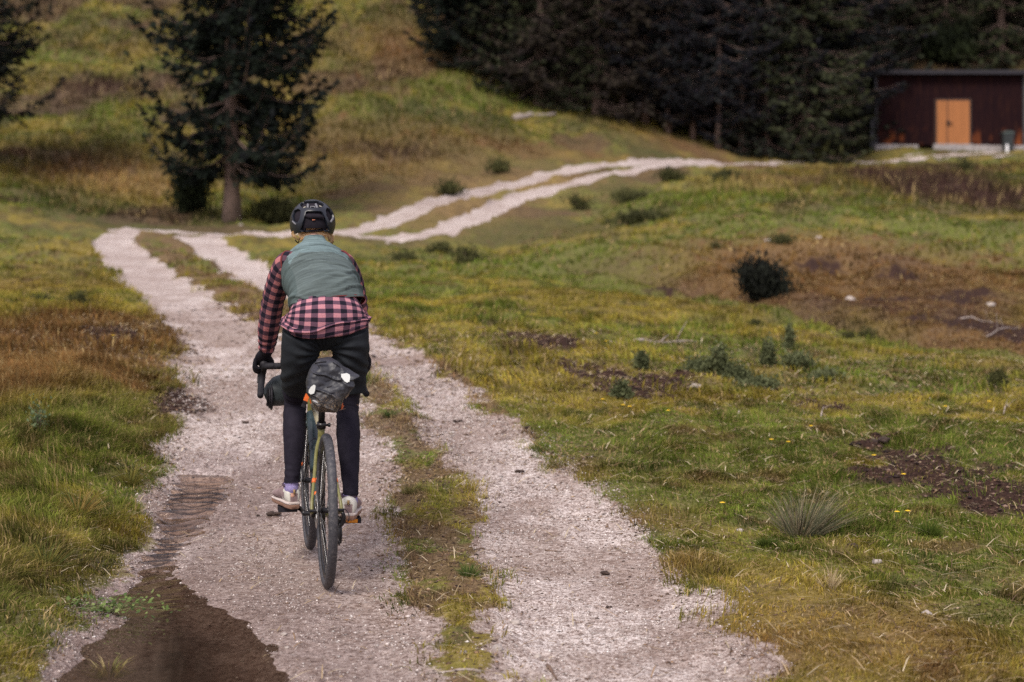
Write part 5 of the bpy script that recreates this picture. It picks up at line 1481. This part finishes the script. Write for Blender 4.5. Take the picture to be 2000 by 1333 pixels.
sd = vest.modifiers.new("thick", 'SOLIDIFY'); sd.thickness = .003; sd.offset = -1
for s in (-1, 1):   # maroon piping round the armholes
    c = Vector(ARM[s][0]); ax = (Vector(ARM[s][1]) - c).normalized(); c = c + ax * (.030 if s == -1 else .030)
    a1 = ax.cross(Vector((0, 0, 1))).normalized(); a2 = ax.cross(a1)
    pts = [c + a1 * .062 * math.cos(t) + a2 * .064 * math.sin(t) for t in [2 * math.pi * i / 28 for i in range(29)]]
    V, FA = tube(pts, .0045, 6); part("armhole_trim", V, FA, maroon, vest)

# ---- helmet --------------------------------------------------------------------
hel = empty("helmet", tuple(HC + Vector((0, 0, 0)))); hel.parent = person
shell_m = mat_basic("helmet_shell", (.013, .016, .025), .34, .1, 30, spec=.5); liner_m = mat_basic("helmet_foam", (.016, .013, .019), .9, .2, 40, spec=.2)
grey_m = mat_basic("helmet_grey", (.17, .17, .19), .6, .1, 40)
hcx = L3(611.6, 436, .93); rx, ry, rz = .1165, .142, .1205
hz0 = hcx.z - HC.z
def inpoly(x, y, poly):
    c = False; n = len(poly); j = n - 1
    for i in range(n):
        if (poly[i][1] > y) != (poly[j][1] > y) and x < (poly[j][0] - poly[i][0]) * (y - poly[i][1]) / (poly[j][1] - poly[i][1]) + poly[i][0]: c = not c
        j = i
    return c
nz_ = lambda pts: [((x - 955) / 582.0, (740 - y) / 565.0) for x, y in pts]
VENTS = [nz_(p) for p in ([(612, 300), (700, 225), (900, 205), (1090, 212), (1230, 285), (1165, 370), (1060, 385), (780, 385), (660, 388)],
                          [(745, 480), (800, 458), (1110, 455), (1170, 500), (1235, 640), (1300, 800), (1340, 920), (1180, 940), (700, 960), (600, 930), (650, 760), (700, 600)],
                          [(470, 450), (560, 400), (620, 450), (600, 620), (540, 740), (440, 700), (420, 560)],
                          [(1290, 370), (1390, 420), (1470, 540), (1480, 640), (1400, 720), (1330, 690), (1260, 560), (1245, 440)])]
def in_vent(nx, ny_, nz1):
    if ny_ > .25: # front vents, long slots
        t = math.atan2(nx, nz1)
        return abs((t * 4.0) % 1.0 - .5) < .24 and .45 < ny_ < .88 and nz1 > .12
    return any(inpoly(nx, nz1, v) for v in VENTS)
def dome(r_mul, holes, name, mat, thick):
    V, FA = [], []
    NA, NB = 150, 92
    for j in range(NB + 1):
        ph = (math.pi) * j / NB        # from top pole to bottom
        for i in range(NA):
            a = 2 * math.pi * i / NA
            nx, ny_, nz1 = math.sin(ph) * math.cos(a), math.sin(ph) * math.sin(a), math.cos(ph)
            V.append(Vector((nx * rx * r_mul, ny_ * ry * r_mul, nz1 * rz * r_mul + hz0)))
    for j in range(NB):
        for i in range(NA):
            a = 2 * math.pi * (i + .5) / NA; ph = math.pi * (j + .5) / NB
            nx, ny_, nz1 = math.sin(ph) * math.cos(a), math.sin(ph) * math.sin(a), math.cos(ph)
            # rim: reaches lower at the sides and temples than over the nape
            rim = -.34 - .20 * abs(nx) ** 2 if ny_ < 0 else -.10 - .35 * abs(nx) ** 2
            if ny_ < 0 and abs(nx) < .45: rim = -.28
            if nz1 < rim: continue
            if holes and in_vent(nx, ny_, nz1): continue
            i2 = (i + 1) % NA
            FA.append((j * NA + i, (j + 1) * NA + i, (j + 1) * NA + i2, j * NA + i2))
    me = py_mesh(name, V, FA)
    bm = bmesh.new(); bm.from_mesh(me)
    bmesh.ops.remove_doubles(bm, verts=bm.verts, dist=1e-5)
    bmesh.ops.delete(bm, geom=[v for v in bm.verts if not v.link_faces], context='VERTS')
    if holes:
        for _ in range(3):
            bd = [v for v in bm.verts if v.is_boundary]
            mv = {v: sum((e.other_vert(v).co for e in v.link_edges if e.is_boundary), Vector()) / max(1, len([e for e in v.link_edges if e.is_boundary])) for v in bd}
            for v, c in mv.items(): v.co = v.co * .5 + c * .5
    bmesh.ops.recalc_face_normals(bm, faces=bm.faces); bm.to_mesh(me); bm.free()
    o = link_mesh(name, me, mat, hel)
    s = o.modifiers.new("t", 'SOLIDIFY'); s.thickness = thick; s.offset = -1
    if holes:
        b = o.modifiers.new("b", 'BEVEL'); b.width = .0022; b.segments = 2; b.limit_method = 'ANGLE'; b.angle_limit = R(50)
    return o
dome(1.0, True, "shell", shell_m, .013)
dome(.885, False, "liner", liner_m, .010)
def onshell(u, v, r=1.0):   # rear surface point of the shell at picture-plane coordinates
    y = -math.sqrt(max(0.0, 1 - u * u - v * v)); return Vector((u * rx * r, y * ry * r, v * rz * r + hz0))
def hz_(x, y, r=1.0): u, v = (x - 955) / 582.0, (740 - y) / 565.0; return onshell(u, v, r)
V, FA = [], []
for a, b in (((800, 270), (790, 380)), ((1010, 265), (1040, 380))): tube([hz_(*a, .93), hz_((a[0] + b[0]) / 2, (a[1] + b[1]) / 2, .945), hz_(*b, .965)], .0062, 8, V, FA)
tube([hz_(860, 372, .95), hz_(868, 330, .94), hz_(970, 330, .94), hz_(980, 372, .95)], .003, 6, V, FA)
part("ribs", V, FA, grey_m, hel)
V, FA = [], []
tube([hz_(1370, 725, 1.004), hz_(1445, 625, 1.006)], .0058, 6, V, FA); tube([hz_(505, 785, 1.002), hz_(430, 705, 1.004)], .0050, 6, V, FA)
part("reflector_strip", V, FA, grey_m, hel)
V, FA = [], []
tube([hz_(670, 380, .96), hz_(740, 345, .96)], .0035, 6, V, FA); tube([hz_(1100, 320, .955), hz_(1165, 350, .965)], .0035, 6, V, FA)
part("pad", V, FA, mat_basic("pale_pad", (.42, .40, .33), .8, .1, 40), hel)
V, FA = [], []
tube([hz_(830, 552, .90), hz_(950, 545, .90)], .0028, 6, V, FA); tube([hz_(890, 672, .93), hz_(970, 668, .93)], .0026, 6, V, FA)
part("orange_tag", V, FA, mat_basic("orange_tag", (.55, .20, .12), .6, .1, 40), hel)
V, FA = [], []
tube([hz_(735, 560, .92), hz_(860, 585, .93), hz_(1060, 580, .93), hz_(1200, 615, .93)], [.010, .013, .013, .010], 8, V, FA)
part("cross_bar", V, FA, liner_m, hel)
# retention cradle and straps below the rim
V, FA = [], []
def nape(x, y, d): 
    p = L3(540 + x / 13.33, 380 + y / 13.33, d); return p - HC
pts = [nape(640, 900, .875), nape(700, 960, .858), nape(850, 955, .846), nape(1030, 945, .845), nape(1200, 925, .856), nape(1260, 880, .872)]
a = catmull([tuple(p) for p in pts], 5); tube(a, .0062, 8, V, FA)
tube([nape(1065, 700, .846), nape(1060, 860, .842), nape(1030, 900, .842)], .0022, 6, V, FA); tube([nape(1060, 850, .842), nape(1160, 885, .844), nape(1240, 890, .85)], .0022, 6, V, FA)
part("cradle", V, FA, blackp, hel)
V, FA = [], []
for pl_ in ([(590, 900, .90), (570, 1010, .895), (590, 1130, .91), (570, 1250, .95)], [(1335, 880, .90), (1330, 1030, .893), (1380, 1180, .91), (1410, 1260, .95)], [(480, 1180, .93), (510, 1230, .93), (560, 1270, .95)], [(1230, 945, .875), (1300, 960, .88), (1350, 985, .89)]):
    pts = [nape(*p) for p in pl_]; a = catmull([tuple(p) for p in pts], 4); tube(a, .0030, 6, V, FA)
part("chin_strap", V, FA, blackp, hel)

# ---- hair ------------------------------------------------------------------------
hair_m, nt, bs = new_mat("blonde_hair")
ha = N(nt, "ShaderNodeAttribute", attribute_name="col").outputs['Color']
nt.links.new(ha, bs.inputs['Base Color']); bs.inputs['Roughness'].default_value = .45; bs.inputs['Specular IOR Level'].default_value = .4
V, FA, CC = [], [], []
rh = random.Random(9)
def strand(pts, r):
    b = len(V); a = catmull([tuple(p) for p in pts], 4); n = len(a)
    tube(a, [r * (.5 + .5 * math.sin(math.pi * min(1, (i + 1.5) / n))) for i in range(n)], 5, V, FA)
    k = rh.random(); c = tuple(x * (1 - k) + y * k for x, y in zip((.46, .25, .10), (.86, .60, .36)))
    CC.extend([c] * (len(V) - b))
for i in range(130):      # swept down from under the rim to the nape, then to both sides
    x = rh.uniform(640, 1290); j = rh.uniform(-14, 14)
    strand([nape(x, 690 + j, .870), nape(x - 10, 800 + j, .860), nape(x - 30 * (1 if x < 960 else -.5), 900 + j, .858), nape(x + (x - 960) * .12, 1010 + j, .868)], .0034)
for i in range(120):      # band drawn across the nape, right to left
    y = rh.uniform(975, 1115); d = rh.uniform(0, .010)
    strand([nape(rh.uniform(1240, 1340), y - 8 + rh.uniform(-12, 12), .868 + d), nape(1100, y + 5, .858 + d), nape(900, y + 18, .857 + d), nape(720, y + 50 + rh.uniform(-10, 10), .864 + d), nape(rh.uniform(600, 680), y + 85, .875 + d)], .0030)
for i in range(70):       # loose locks left
    o_ = rh.uniform(-1, 1)
    strand([nape(520 + 30 * o_, 920, .89), nape(400 + 25 * o_ + rh.uniform(0, 60), 1010, .90), nape(470 + 35 * o_, 1110, .905), nape(560 + 40 * o_, 1180 + 20 * o_, .915), nape(620 + 20 * o_, 1215, .93)], .0026)
for i in range(60):
    o_ = rh.uniform(-1, 1)
    strand([nape(620 + 30 * o_, 930, .875), nape(600 + 25 * o_, 1050, .873), nape(635 + 30 * o_, 1150, .88), nape(680 + 20 * o_, 1190, .90)], .0028)
for i in range(80):       # loose locks right
    o_ = rh.uniform(-1, 1)
    strand([nape(1370 + 30 * o_, 890, .89), nape(1400 + 30 * o_, 1010, .895), nape(1440 + 35 * o_, 1130, .90), nape(1440 + 38 * o_, 1230, .905), nape(1425 + 20 * o_, 1290, .92)], .0026)
for i in range(40):
    o_ = rh.uniform(-1, 1)
    strand([nape(1300 + 40 * o_, 900, .88), nape(1330 + 20 * o_, 1010, .875), nape(1350 + 20 * o_, 1120, .89), nape(1370 + 20 * o_, 1220, .92)], .0024)
me = py_mesh("hair", V, FA)
at = me.attributes.new("col", 'FLOAT_COLOR', 'POINT'); at.data.foreach_set("color", np.array([c + (1,) for c in CC], dtype=np.float32).ravel())
ho = link_mesh("hair", me, hair_m, person); ho.location = HC

# ------------------------------------------------------------------ shrubs, rushes and weeds
def bush_mesh(seed, w, h, n, leaf, cd, cl, up=0.3, aspect=0.35, lump=0.5):
    r = np.random.default_rng(seed)
    # leaves gathered on a few boughs so the outline stays uneven
    nb = max(5, int(9 * lump * 2)); az = r.random(nb) * 6.283; el = 0.25 + r.random(nb) * 1.25; ln = 0.6 + 0.4 * r.random(nb)
    k = r.integers(0, nb, n); t = r.random(n) ** .6
    tip = np.stack([np.cos(az) * np.cos(el) * w / 2, np.sin(az) * np.cos(el) * w / 2, np.sin(el) * h], -1) * ln[:, None]
    O = tip[k] * t[:, None] + r.normal(size=(n, 3)) * np.array([w, w, h]) * (0.07 + 0.09 * t[:, None])
    O[:, 2] = np.abs(O[:, 2])
    D_ = r.normal(size=(n, 3)) * (1 - up); D_[:, 2] += up * 2.2; D_ = nrm(D_); L_ = leaf * (.6 + .8 * r.random(n))
    wv = nrm(np.cross(D_, r.normal(size=(n, 3)))) * (L_ * aspect / 2)[:, None]
    mid = O + D_ * (L_ * .5)[:, None]
    V = np.stack([O, mid - wv, O + D_ * L_[:, None], mid + wv], 1).reshape(-1, 3)
    q = (0.5 * r.random(nb)[k] + 0.5 * r.random(n))[:, None]
    c = np.array(cd)[None] * (1 - q) + np.array(cl)[None] * q
    me = np_mesh("foliage", V, np.arange(n * 4).reshape(-1, 4), col=np.repeat(c, 4, 0)); me.materials.append(veg_mat)
    tv, tf = [], []
    for i in range(nb): tube([(0, 0, -.03), tuple(tip[i] * .5 + np.array([0, 0, .02])), tuple(tip[i] * .92)], [w * .018, w * .012, w * .004], 5, tv, tf, False)
    te = py_mesh("stems", tv, tf); te.materials.append(bark_mat)
    return me, te
def shrub(name, px, py, wpx, hpx, label, seed, cd=(.016, .020, .012), cl=(.060, .072, .030), n=2600, leaf=None, up=.45, group=None, cat="shrub", aspect=.35, lump=.5, sink=0.02):
    p = GT(px, py); w = wpx * p.y / F; h = hpx * p.y / F
    me, te = bush_mesh(seed, w, h, n, leaf or max(.02, w * .12), cd, cl, up, aspect, lump)
    e = empty(name, (p.x, p.y, p.z - sink), random.random() * 6, label, cat, group)
    link_mesh("foliage", me, None, e, False); link_mesh("stems", te, None, e, False); return e
shrub("juniper_bush", 1488, 602, 122, 78, "round black-green juniper bush at the foot of the brown mound", 1, (.012, .012, .014), (.030, .034, .024), 7000, .085, .55, lump=.42)
for i, (px, py, w, h, lab) in enumerate([
    (878, 382, 66, 32, "dark rounded bush on the hillside left of the upper track"),
    (978, 343, 66, 28, "low dark bush above the first bend of the upper track"),
    (1228, 394, 90, 24, "dark green bush by the lower edge of the upper track, beside a smaller one"),
    (1132, 412, 52, 34, "small dark bush, leftmost of those under the upper track"),
    (1250, 445, 120, 26, "wide grey green clump of rushes in the middle of the pale green meadow"),
    (1396, 492, 28, 18, "tiny dark tussock on the crest of the meadow left of the brown mound"),
    (1528, 486, 52, 20, "dark tussock on the top of the brown mound"),
    (1882, 340, 46, 28, "dark bush below the timber shed on the green slope"),
    (1420, 362, 90, 26, "brownish scrub on the slope just under the thin pale track"),
    (1310, 362, 70, 24, "low grey scrub between the upper track and the pale green meadow"),
    (152, 612, 58, 34, "dark green tussock left of the left wheel track, larger of two"),
    (85, 600, 46, 22, "smaller dark tussock at the far left of the meadow"),
    (790, 516, 60, 22, "green bush in the hollow right of the cyclist's shoulder"),
    (915, 532, 80, 36, "grey green scrub in the hollow right of the cyclist"),
    (860, 500, 70, 22, "low dark scrub along the hollow below the upper track"),
    (1697, 672, 44, 24, "dark leafy clump at the near edge of the brown mound, right of its twin"),
    (1655, 668, 34, 20, "dark leafy clump at the near edge of the brown mound, left of its twin"),
    (1475, 646, 38, 14, "flat dark clump in the grass below the juniper bush"),
    (372, 424, 78, 120, "dark young spruce bush beside the trunk of the tall spruce"),
    (540, 432, 90, 40, "leafy green undergrowth right of the spruce trunk"),
    (1590, 318, 120, 34, "brown green scrub at the foot of the forest left of the timber shed"),
    (1950, 772, 40, 40, "dark bent stump-like weed near the right edge of the meadow"),
    (1868, 128, 110, 66, "dark green young conifer on the bank behind the shed roof")]):
    shrub("shrub", px, py, w, h, lab, 20 + i, n=700 if h < 40 else 1600 if i < 18 else 5000, up=.55, cd=(.030, .034, .018) if h < 60 else (.012, .015, .012), cl=(.13, .13, .050) if h < 60 else (.040, .052, .022))
def weeds():
    r = random.Random(4)
    for i, (px, py, w, h, lab) in enumerate([
        (1410, 752, 46, 62, "tall grey green nettle-like weed, leftmost of the pair above the churned soil"), (1502, 738, 36, 60, "slim dark weed spike right of the taller grey green one"),
        (1445, 758, 60, 34, "broad low grey green weed between the two tall spikes"), (1360, 745, 80, 34, "sprawling pale grey green weed by the churned soil strip"),
        (1560, 742, 90, 34, "sprawling pale weed with dry stalks right of the weed spikes"), (1480, 775, 100, 32, "wide mat of pale leafy weeds below the slim dark spike"),
        (1610, 760, 70, 26, "pale green weed patch at the right end of the weeds"), (1253, 737, 30, 36, "small dark green weed on the left of the churned soil strip"),
        (1215, 798, 46, 38, "dark thistle clump in front of the churned soil strip"), (1540, 700, 26, 46, "thin upright weed behind the weed patch")]):
        shrub("weed", px, py, w, h, lab, 60 + i, (.045, .055, .026), (.20, .22, .11), 1500, .035, .35, "weeds in the rough patch of the meadow", "plant", .5, .7)
weeds()
shrub("weed", 78, 905, 60, 95, "grey green leafy sprig in the brown grass at the left edge", 80, (.05, .08, .04), (.20, .26, .14), 260, .022, .2, None, "plant", .6, .6)
def tussock(px, py, hpx, n, spread, wid, label, cols, seed, name="rush_tussock", curve=.5, lean=(0, 0)):
    p = GT(px, py); r = np.random.default_rng(seed); h = hpx * p.y / F
    az = r.random(n) * 6.283; inc = spread * r.random(n) ** .7; L = h * (.55 + .6 * r.random(n))
    b = np.stack([np.cos(az), np.sin(az)], -1) * (h * (.22 if n > 450 else .12) * r.random(n) ** .5)[:, None]
    V = []; q = []
    dx = np.cos(az) * np.sin(inc) + lean[0]; dy = np.sin(az) * np.sin(inc) + lean[1]; dz = np.cos(inc)
    wa = r.random(n) * 6.283; wv = np.stack([np.cos(wa), np.sin(wa), 0 * wa], -1) * wid / 2
    B = np.stack([b[:, 0], b[:, 1], np.full(n, -.02)], -1); D_ = np.stack([dx, dy, dz], -1)
    out = np.stack([np.cos(az), np.sin(az), -0.6 + 0 * az], -1) * curve
    m1 = B + D_ * (L * .4)[:, None] + out * (L * .03)[:, None]; m2 = B + D_ * (L * .75)[:, None] + out * (L * .14)[:, None]; tp = B + D_ * L[:, None] + out * (L * .34)[:, None]
    V = np.stack([B - wv, B + wv, m1 - wv, m1 + wv, m2 - wv * .7, m2 + wv * .7, tp], 1).reshape(-1, 3)
    qf = np.array([[0, 1, 3], [0, 3, 2], [2, 3, 5], [2, 5, 4], [4, 5, 6]])
    c = np.array(cols)[r.integers(0, len(cols), n)] * (.7 + .6 * r.random((n, 1)))
    me = np_mesh(name, V, (np.arange(n)[:, None, None] * 7 + qf).reshape(-1, 3), col=np.repeat(c, 7, 0))
    o = link_mesh(name, me, veg_mat, smooth=False); o.location = p
    return tag(o, label, "grass tuft")
tussock(1565, 1062, 118, 520, .95, .0028, "large grey rush tussock fanning out beside the brown soil patch", [(.16, .16, .10), (.26, .22, .14), (.10, .12, .07), (.34, .28, .18), (.08, .06, .04)], 1, curve=.5, lean=(.28, .1))
tussock(1500, 1088, 32, 700, .9, .003, "small dense deep green grass tuft in front of the grey rush tussock", [(.07, .10, .02), (.11, .14, .03)], 2, "grass_tuft")
tussock(212, 1296, 62, 170, 1.35, .004, "yellow green tuft growing out of the brown puddle water", [(.30, .26, .08), (.18, .20, .06), (.45, .36, .18)], 3, "grass_tuft", .9)
tussock(152, 1050, 80, 200, 1.1, .004, "orange tipped long grass tuft on the left bank above the puddle", [(.30, .20, .06), (.14, .17, .05), (.38, .26, .09)], 4, "grass_tuft", .8)
tussock(255, 960, 60, 200, 1.1, .004, "bright yellow green tuft overhanging the rippled water", [(.24, .20, .05), (.15, .15, .04)], 5, "grass_tuft", .8)
tussock(90, 1150, 80, 200, 1.15, .004, "dark green long grass tuft low on the left bank", [(.09, .11, .03), (.22, .19, .05), (.12, .13, .035)], 6, "grass_tuft", .8)
tussock(915, 1140, 40, 220, .9, .003, "green tuft on the grassy strip between the wheel tracks, nearest one", [(.09, .14, .04), (.16, .19, .06)], 7, "grass_tuft")
tussock(760, 830, 26, 260, .9, .003, "dark green tuft on the grassy strip just right of the cyclist's calf", [(.06, .10, .03), (.12, .15, .05)], 8, "grass_tuft")
tussock(800, 985, 34, 220, .9, .003, "olive tuft on the grassy strip right of the rear wheel", [(.14, .15, .05), (.24, .20, .08)], 9, "grass_tuft")
tussock(1815, 1058, 46, 420, 1.0, .003, "deep green tuft right below the brown soil patch", [(.08, .12, .022), (.12, .16, .03)], 10, "grass_tuft")
tussock(1620, 1180, 60, 60, .8, .003, "few tall dry straw stalks standing in the meadow lower right", [(.5, .4, .24)], 12, "grass_tuft", .3)
# creeping leafy plant at the puddle's edge
p = GT(215, 1200); V = []; FA = []; CC = []
r = np.random.default_rng(7); n = 420
O = np.stack([r.normal(size=n) * .12, r.normal(size=n) * .10, .01 + .05 * r.random(n)], -1); A_ = r.random(n) * 6.283; L_ = .010 + .010 * r.random(n)
ex_ = np.stack([np.cos(A_), np.sin(A_), .4 * r.normal(size=n)], -1) * L_[:, None]; ey_ = np.stack([-np.sin(A_), np.cos(A_), .4 * r.normal(size=n)], -1) * L_[:, None] * .8
V = np.stack([O, O + ex_ * .5 - ey_ * .5, O + ex_ * 1.1 - ey_ * .25, O + ex_ * 1.1 + ey_ * .25, O + ex_ * .5 + ey_ * .5], 1).reshape(-1, 3)
cc = np.array([(.14, .20, .06), (.20, .25, .09), (.09, .14, .05)])[r.integers(0, 3, n)] * (.7 + .6 * r.random((n, 1)))
me = np_mesh("leaves", V, np.arange(n * 5).reshape(-1, 5), col=np.repeat(cc, 5, 0))
e = empty("creeping_plant", tuple(p), 0, "small round-leaved plant creeping over the gravel into the puddle", "plant")
link_mesh("leaves", me, veg_mat, e, False)
V, FA = [], []
for i in range(26):
    a = random.random() * 6.28; l = random.uniform(.08, .26); tube([(0, 0, 0), (math.cos(a) * l * .5, math.sin(a) * l * .4, .03), (math.cos(a) * l, math.sin(a) * l * .8, .02)], [.0018, .0014, .001], 4, V, FA, False)
part("runners", V, FA, mat_basic("green_stem", (.16, .17, .07), .7, .2, 50), e)

# ------------------------------------------------------------------ sticks, stumps, stones, dung
def stick(px0, py0, px1, py1, r0, label, mat=deadwood_mat, lift=.0, bend=.3, twigs=2, seed=0, name="dead_branch", cat="branch"):
    a = GT(px0, py0); b = GT(px1, py1); r = random.Random(seed); L = (b - a).length
    n = 8; pts = []
    for i in range(n + 1):
        t = i / n; q = a.lerp(b, t); q = Vector((q.x, q.y + bend * L * .12 * math.sin(t * 3 + seed), 0)); q.z = max(Zt(q.x, q.y), a.z * (1 - t) + b.z * t) + r0 * .5 + lift * math.sin(math.pi * t) + .01 * L * math.sin(t * 9 + seed)
        pts.append(q - a)
    rad = [r0 * (1 - .65 * i / n) * (1 + .18 * math.sin(i * 2.7 + seed)) for i in range(n + 1)]
    V, FA = [], []; tube(pts, rad, 8, V, FA)
    for k in range(twigs):
        i = r.randint(2, n - 1); d = Vector((r.uniform(-.5, .9), r.uniform(-.5, .5), r.uniform(.2, .8))).normalized() * L * r.uniform(.12, .3)
        tube([pts[i], pts[i] + d * .5 + Vector((0, 0, .01)), pts[i] + d], [rad[i] * .5, rad[i] * .35, rad[i] * .15], 6, V, FA)
    o = link_mesh(name, py_mesh(name, V, FA), mat); o.location = a
    return tag(o, label, cat)
browner = mat_basic("brown_twig", (.14, .09, .065), .9, .35, 30, bmp=.4, bdist=.004)
stick(1240, 690, 1366, 684, .024, "bleached branch lying across the meadow left of the weeds", seed=1)
stick(1192, 693, 1225, 697, .013, "short grey stick with a dark end left of the bleached branch", seed=2, twigs=0)
stick(1905, 637, 2015, 650, .013, "pale bare branch on the brown mound at the right edge, uppermost", seed=3)
stick(1925, 680, 2010, 674, .010, "pale bare branch on the brown mound at the right edge, lower one", seed=4, lift=.03)
stick(1868, 652, 1950, 660, .014, "thin arched twig on the brown mound above the lower pale branch", seed=5, lift=.05, twigs=1)
stick(1005, 234, 1085, 231, .16, "pale felled log lying at the edge of the dark forest", seed=6, twigs=0, name="log", cat="log")
stick(1604, 826, 1612, 812, .006, "forked white dead twig standing in the grass above the soil patch", seed=7, twigs=4, lift=.05)
stick(1441, 830, 1446, 821, .006, "short pale stub of wood standing in the meadow", seed=8, twigs=0, lift=.04)
stick(1960, 826, 1968, 814, .005, "dry twig standing in grass near the right edge", seed=9, twigs=3, lift=.05)
stick(300, 1335, 470, 1331, .008, "pale broken stick lying at the bottom of the puddle", seed=10, twigs=0, bend=.1)
stick(985, 1170, 1040, 1172, .004, "thin pale twig lying on the right wheel track", seed=11, twigs=0)
stick(1070, 1306, 1088, 1330, .009, "short thick piece of wood on the right wheel track near the bottom", browner, seed=12, twigs=0)
stick(940, 1333, 820, 1326, .006, "dry stem across the grass strip at the bottom edge", seed=13, twigs=0)
stick(1065, 1077, 1098, 1080, .005, "dark twig on the middle of the right wheel track", browner, seed=14, twigs=0)
stick(800, 1010, 850, 1013, .004, "dark twig beside the olive tuft on the grass strip", browner, seed=15, twigs=1)
stick(1345, 1200, 1392, 1228, .004, "curved pale root at the right verge of the track", seed=16, twigs=0)
stick(1060, 795, 1098, 808, .008, "bleached stick in the yellow grass right of the track", seed=17, twigs=0)
stick(1465, 1185, 1450, 1165, .005, "thin dry stalk lying in the meadow left of centre of the lower right", seed=18, twigs=0)
def rock(px, py, s, label, mat, seed, flat=.6, name="stone", cat="stone", lumps=1, group=None):
    p = GT(px, py); sz = s * p.y / F / 2
    bm = bmesh.new(); r = random.Random(seed)
    for k in range(lumps):
        ret = bmesh.ops.create_icosphere(bm, subdivisions=3, radius=1.0)
        ox = Vector((r.uniform(-.9, .9), r.uniform(-.4, .4), r.uniform(0, .3))) * (lumps > 1)
        sc = 1.0 if lumps == 1 else r.uniform(.4, .75)
        for v in ret['verts']:
            n = fbm(np.array([v.co.x * 1.4 + seed * 3 + k]), np.array([v.co.y * 1.4 + v.co.z * 2.1]), seed, 3)[0]
            v.co *= (.62 + .75 * n) * sc; v.co.z *= flat; v.co += ox
    bmesh.ops.scale(bm, vec=(sz, sz * .8, sz), verts=bm.verts)
    me = bpy.data.meshes.new(name); bm.to_mesh(me); bm.free()
    o = link_mesh(name, me, mat); o.location = p + Vector((0, 0, sz * flat * .28)); o.rotation_euler.z = r.uniform(-.5, .5)
    return tag(o, label, cat, group)
st_m = mat_basic("limestone", (.38, .33, .30), .85, .25, 40, bmp=.5, bdist=.004); dung = mat_basic("dung", (.045, .028, .022), .9, .4, 60, bmp=.8, bdist=.006)
for i, (px, py, s, lab) in enumerate([(988, 1192, 26, "pale angular stone on the edge of the right wheel track, beside a thinner one"), (1006, 1228, 22, "second pale stone below the angular one near the right wheel track"), (972, 1284, 24, "grey stone in the grass strip near the bottom"), (1050, 1283, 16, "small white stone on the right wheel track near the bottom"), (905, 1300, 14, "small grey stone between tufts on the strip at the bottom"),
        (555, 1240, 13, "white pebble at the edge of the puddle"), (560, 1262, 10, "tiny white pebble just below the other at the puddle's edge"), (365, 1174, 14, "flat pale stone in the shallow neck of the water"), (1445, 1052, 14, "white pebble in the grass left of the rush tussock"), (1500, 480, 15, "pale stone on the crest of the brown mound"), (1600, 471, 13, "whitish boulder behind the crest of the brown mound"), (1935, 606, 20, "white stone with a pointed top on the brown mound at the right"),
        (1660, 606, 24, "pale earthy boulder half sunk in the brown mound"), (1360, 770, 26, "white stone at the right end of the churned soil strip"), (758, 478, 10, "white stone beside the track right of the cyclist's shoulder"), (470, 453, 9, "white stone on the verge by the spruce trunk"), (1712, 1118, 20, "grey stone in the grass under the brown soil patch"), (200, 1046, 9, "white pebble on the left bank by the water"), (1810, 1222, 20, "pinkish flat stone in the lower right grass")]):
    rock(px, py, s, lab, st_m, 30 + i)
for i, (px, py, s, lab) in enumerate([(1033, 853, 18, "dark dung clod at the right verge of the right wheel track"), (1013, 922, 24, "long dark dung clod in the middle of the right wheel track"), (536, 1008, 32, "dark crumbled clod on the left wheel track beside the cyclist's shoe"), (506, 1008, 11, "small dark lump left of the crumbled clod"), (480, 826, 16, "dark lump on the left wheel track behind the cyclist's calf"), (1180, 1122, 26, "reddish brown leaf clod on the right wheel track"), (1190, 1187, 14, "small round brown lump on the right wheel track"), (893, 827, 18, "brown clod on the upper part of the right wheel track"), (1720, 880, 40, "dark lump of earth at the top of the brown soil patch"), (1670, 1090, 34, "dark earthy clod in grass left below the soil patch")]):
    rock(px, py, s * .8, lab, dung, 60 + i, .5, "clod", "clod", 5)

# ------------------------------------------------------------------ yellow flowers dotted over the meadow
yel = mat_basic("yellow_petal", (.85, .55, .02), .6, .1, 90); stem_m = mat_basic("flower_stem", (.10, .14, .04), .7, .2, 50)
V, FA = [], []; tube([(0, 0, 0), (.004, 0, .035), (0, .003, .062)], .0012, 5, V, FA); s_me = py_mesh("stem", V, FA); s_me.materials.append(stem_m)
V, FA = [], []
for k in range(9):
    a = k * 6.283 / 9; b = len(V); c_, s_ = math.cos(a), math.sin(a)
    for rr, ww, zz in ((.001, .001, .062), (.008, .0045, .068), (.014, .0035, .066)):
        V += [Vector((c_ * rr - s_ * ww, s_ * rr + c_ * ww, zz)), Vector((c_ * rr + s_ * ww, s_ * rr - c_ * ww, zz))]
    FA += [(b, b + 1, b + 3, b + 2), (b + 2, b + 3, b + 5, b + 4)]
f_me = py_mesh("petals", V, FA); f_me.materials.append(yel)
for i, (px, py) in enumerate([(1165, 679), (1184, 701), (1177, 812), (1217, 823), (1230, 828), (1305, 845), (1507, 885), (1540, 889), (1584, 868), (1765, 959), (1707, 932), (1752, 1037), (1773, 1033), (1411, 1026), (1847, 823), (1932, 817), (58, 532), (221, 708)]):
    p = GT(px, py + 4); e = empty("yellow_flower", tuple(p), random.random() * 6, "tiny yellow flower dotted in the meadow grass", "flower", "yellow flowers in the meadow")
    sc = .8 + p.y * .03; e.scale = (sc, sc, sc * 1.1); link_mesh("stem", s_me, None, e); link_mesh("petals", f_me, None, e, False)
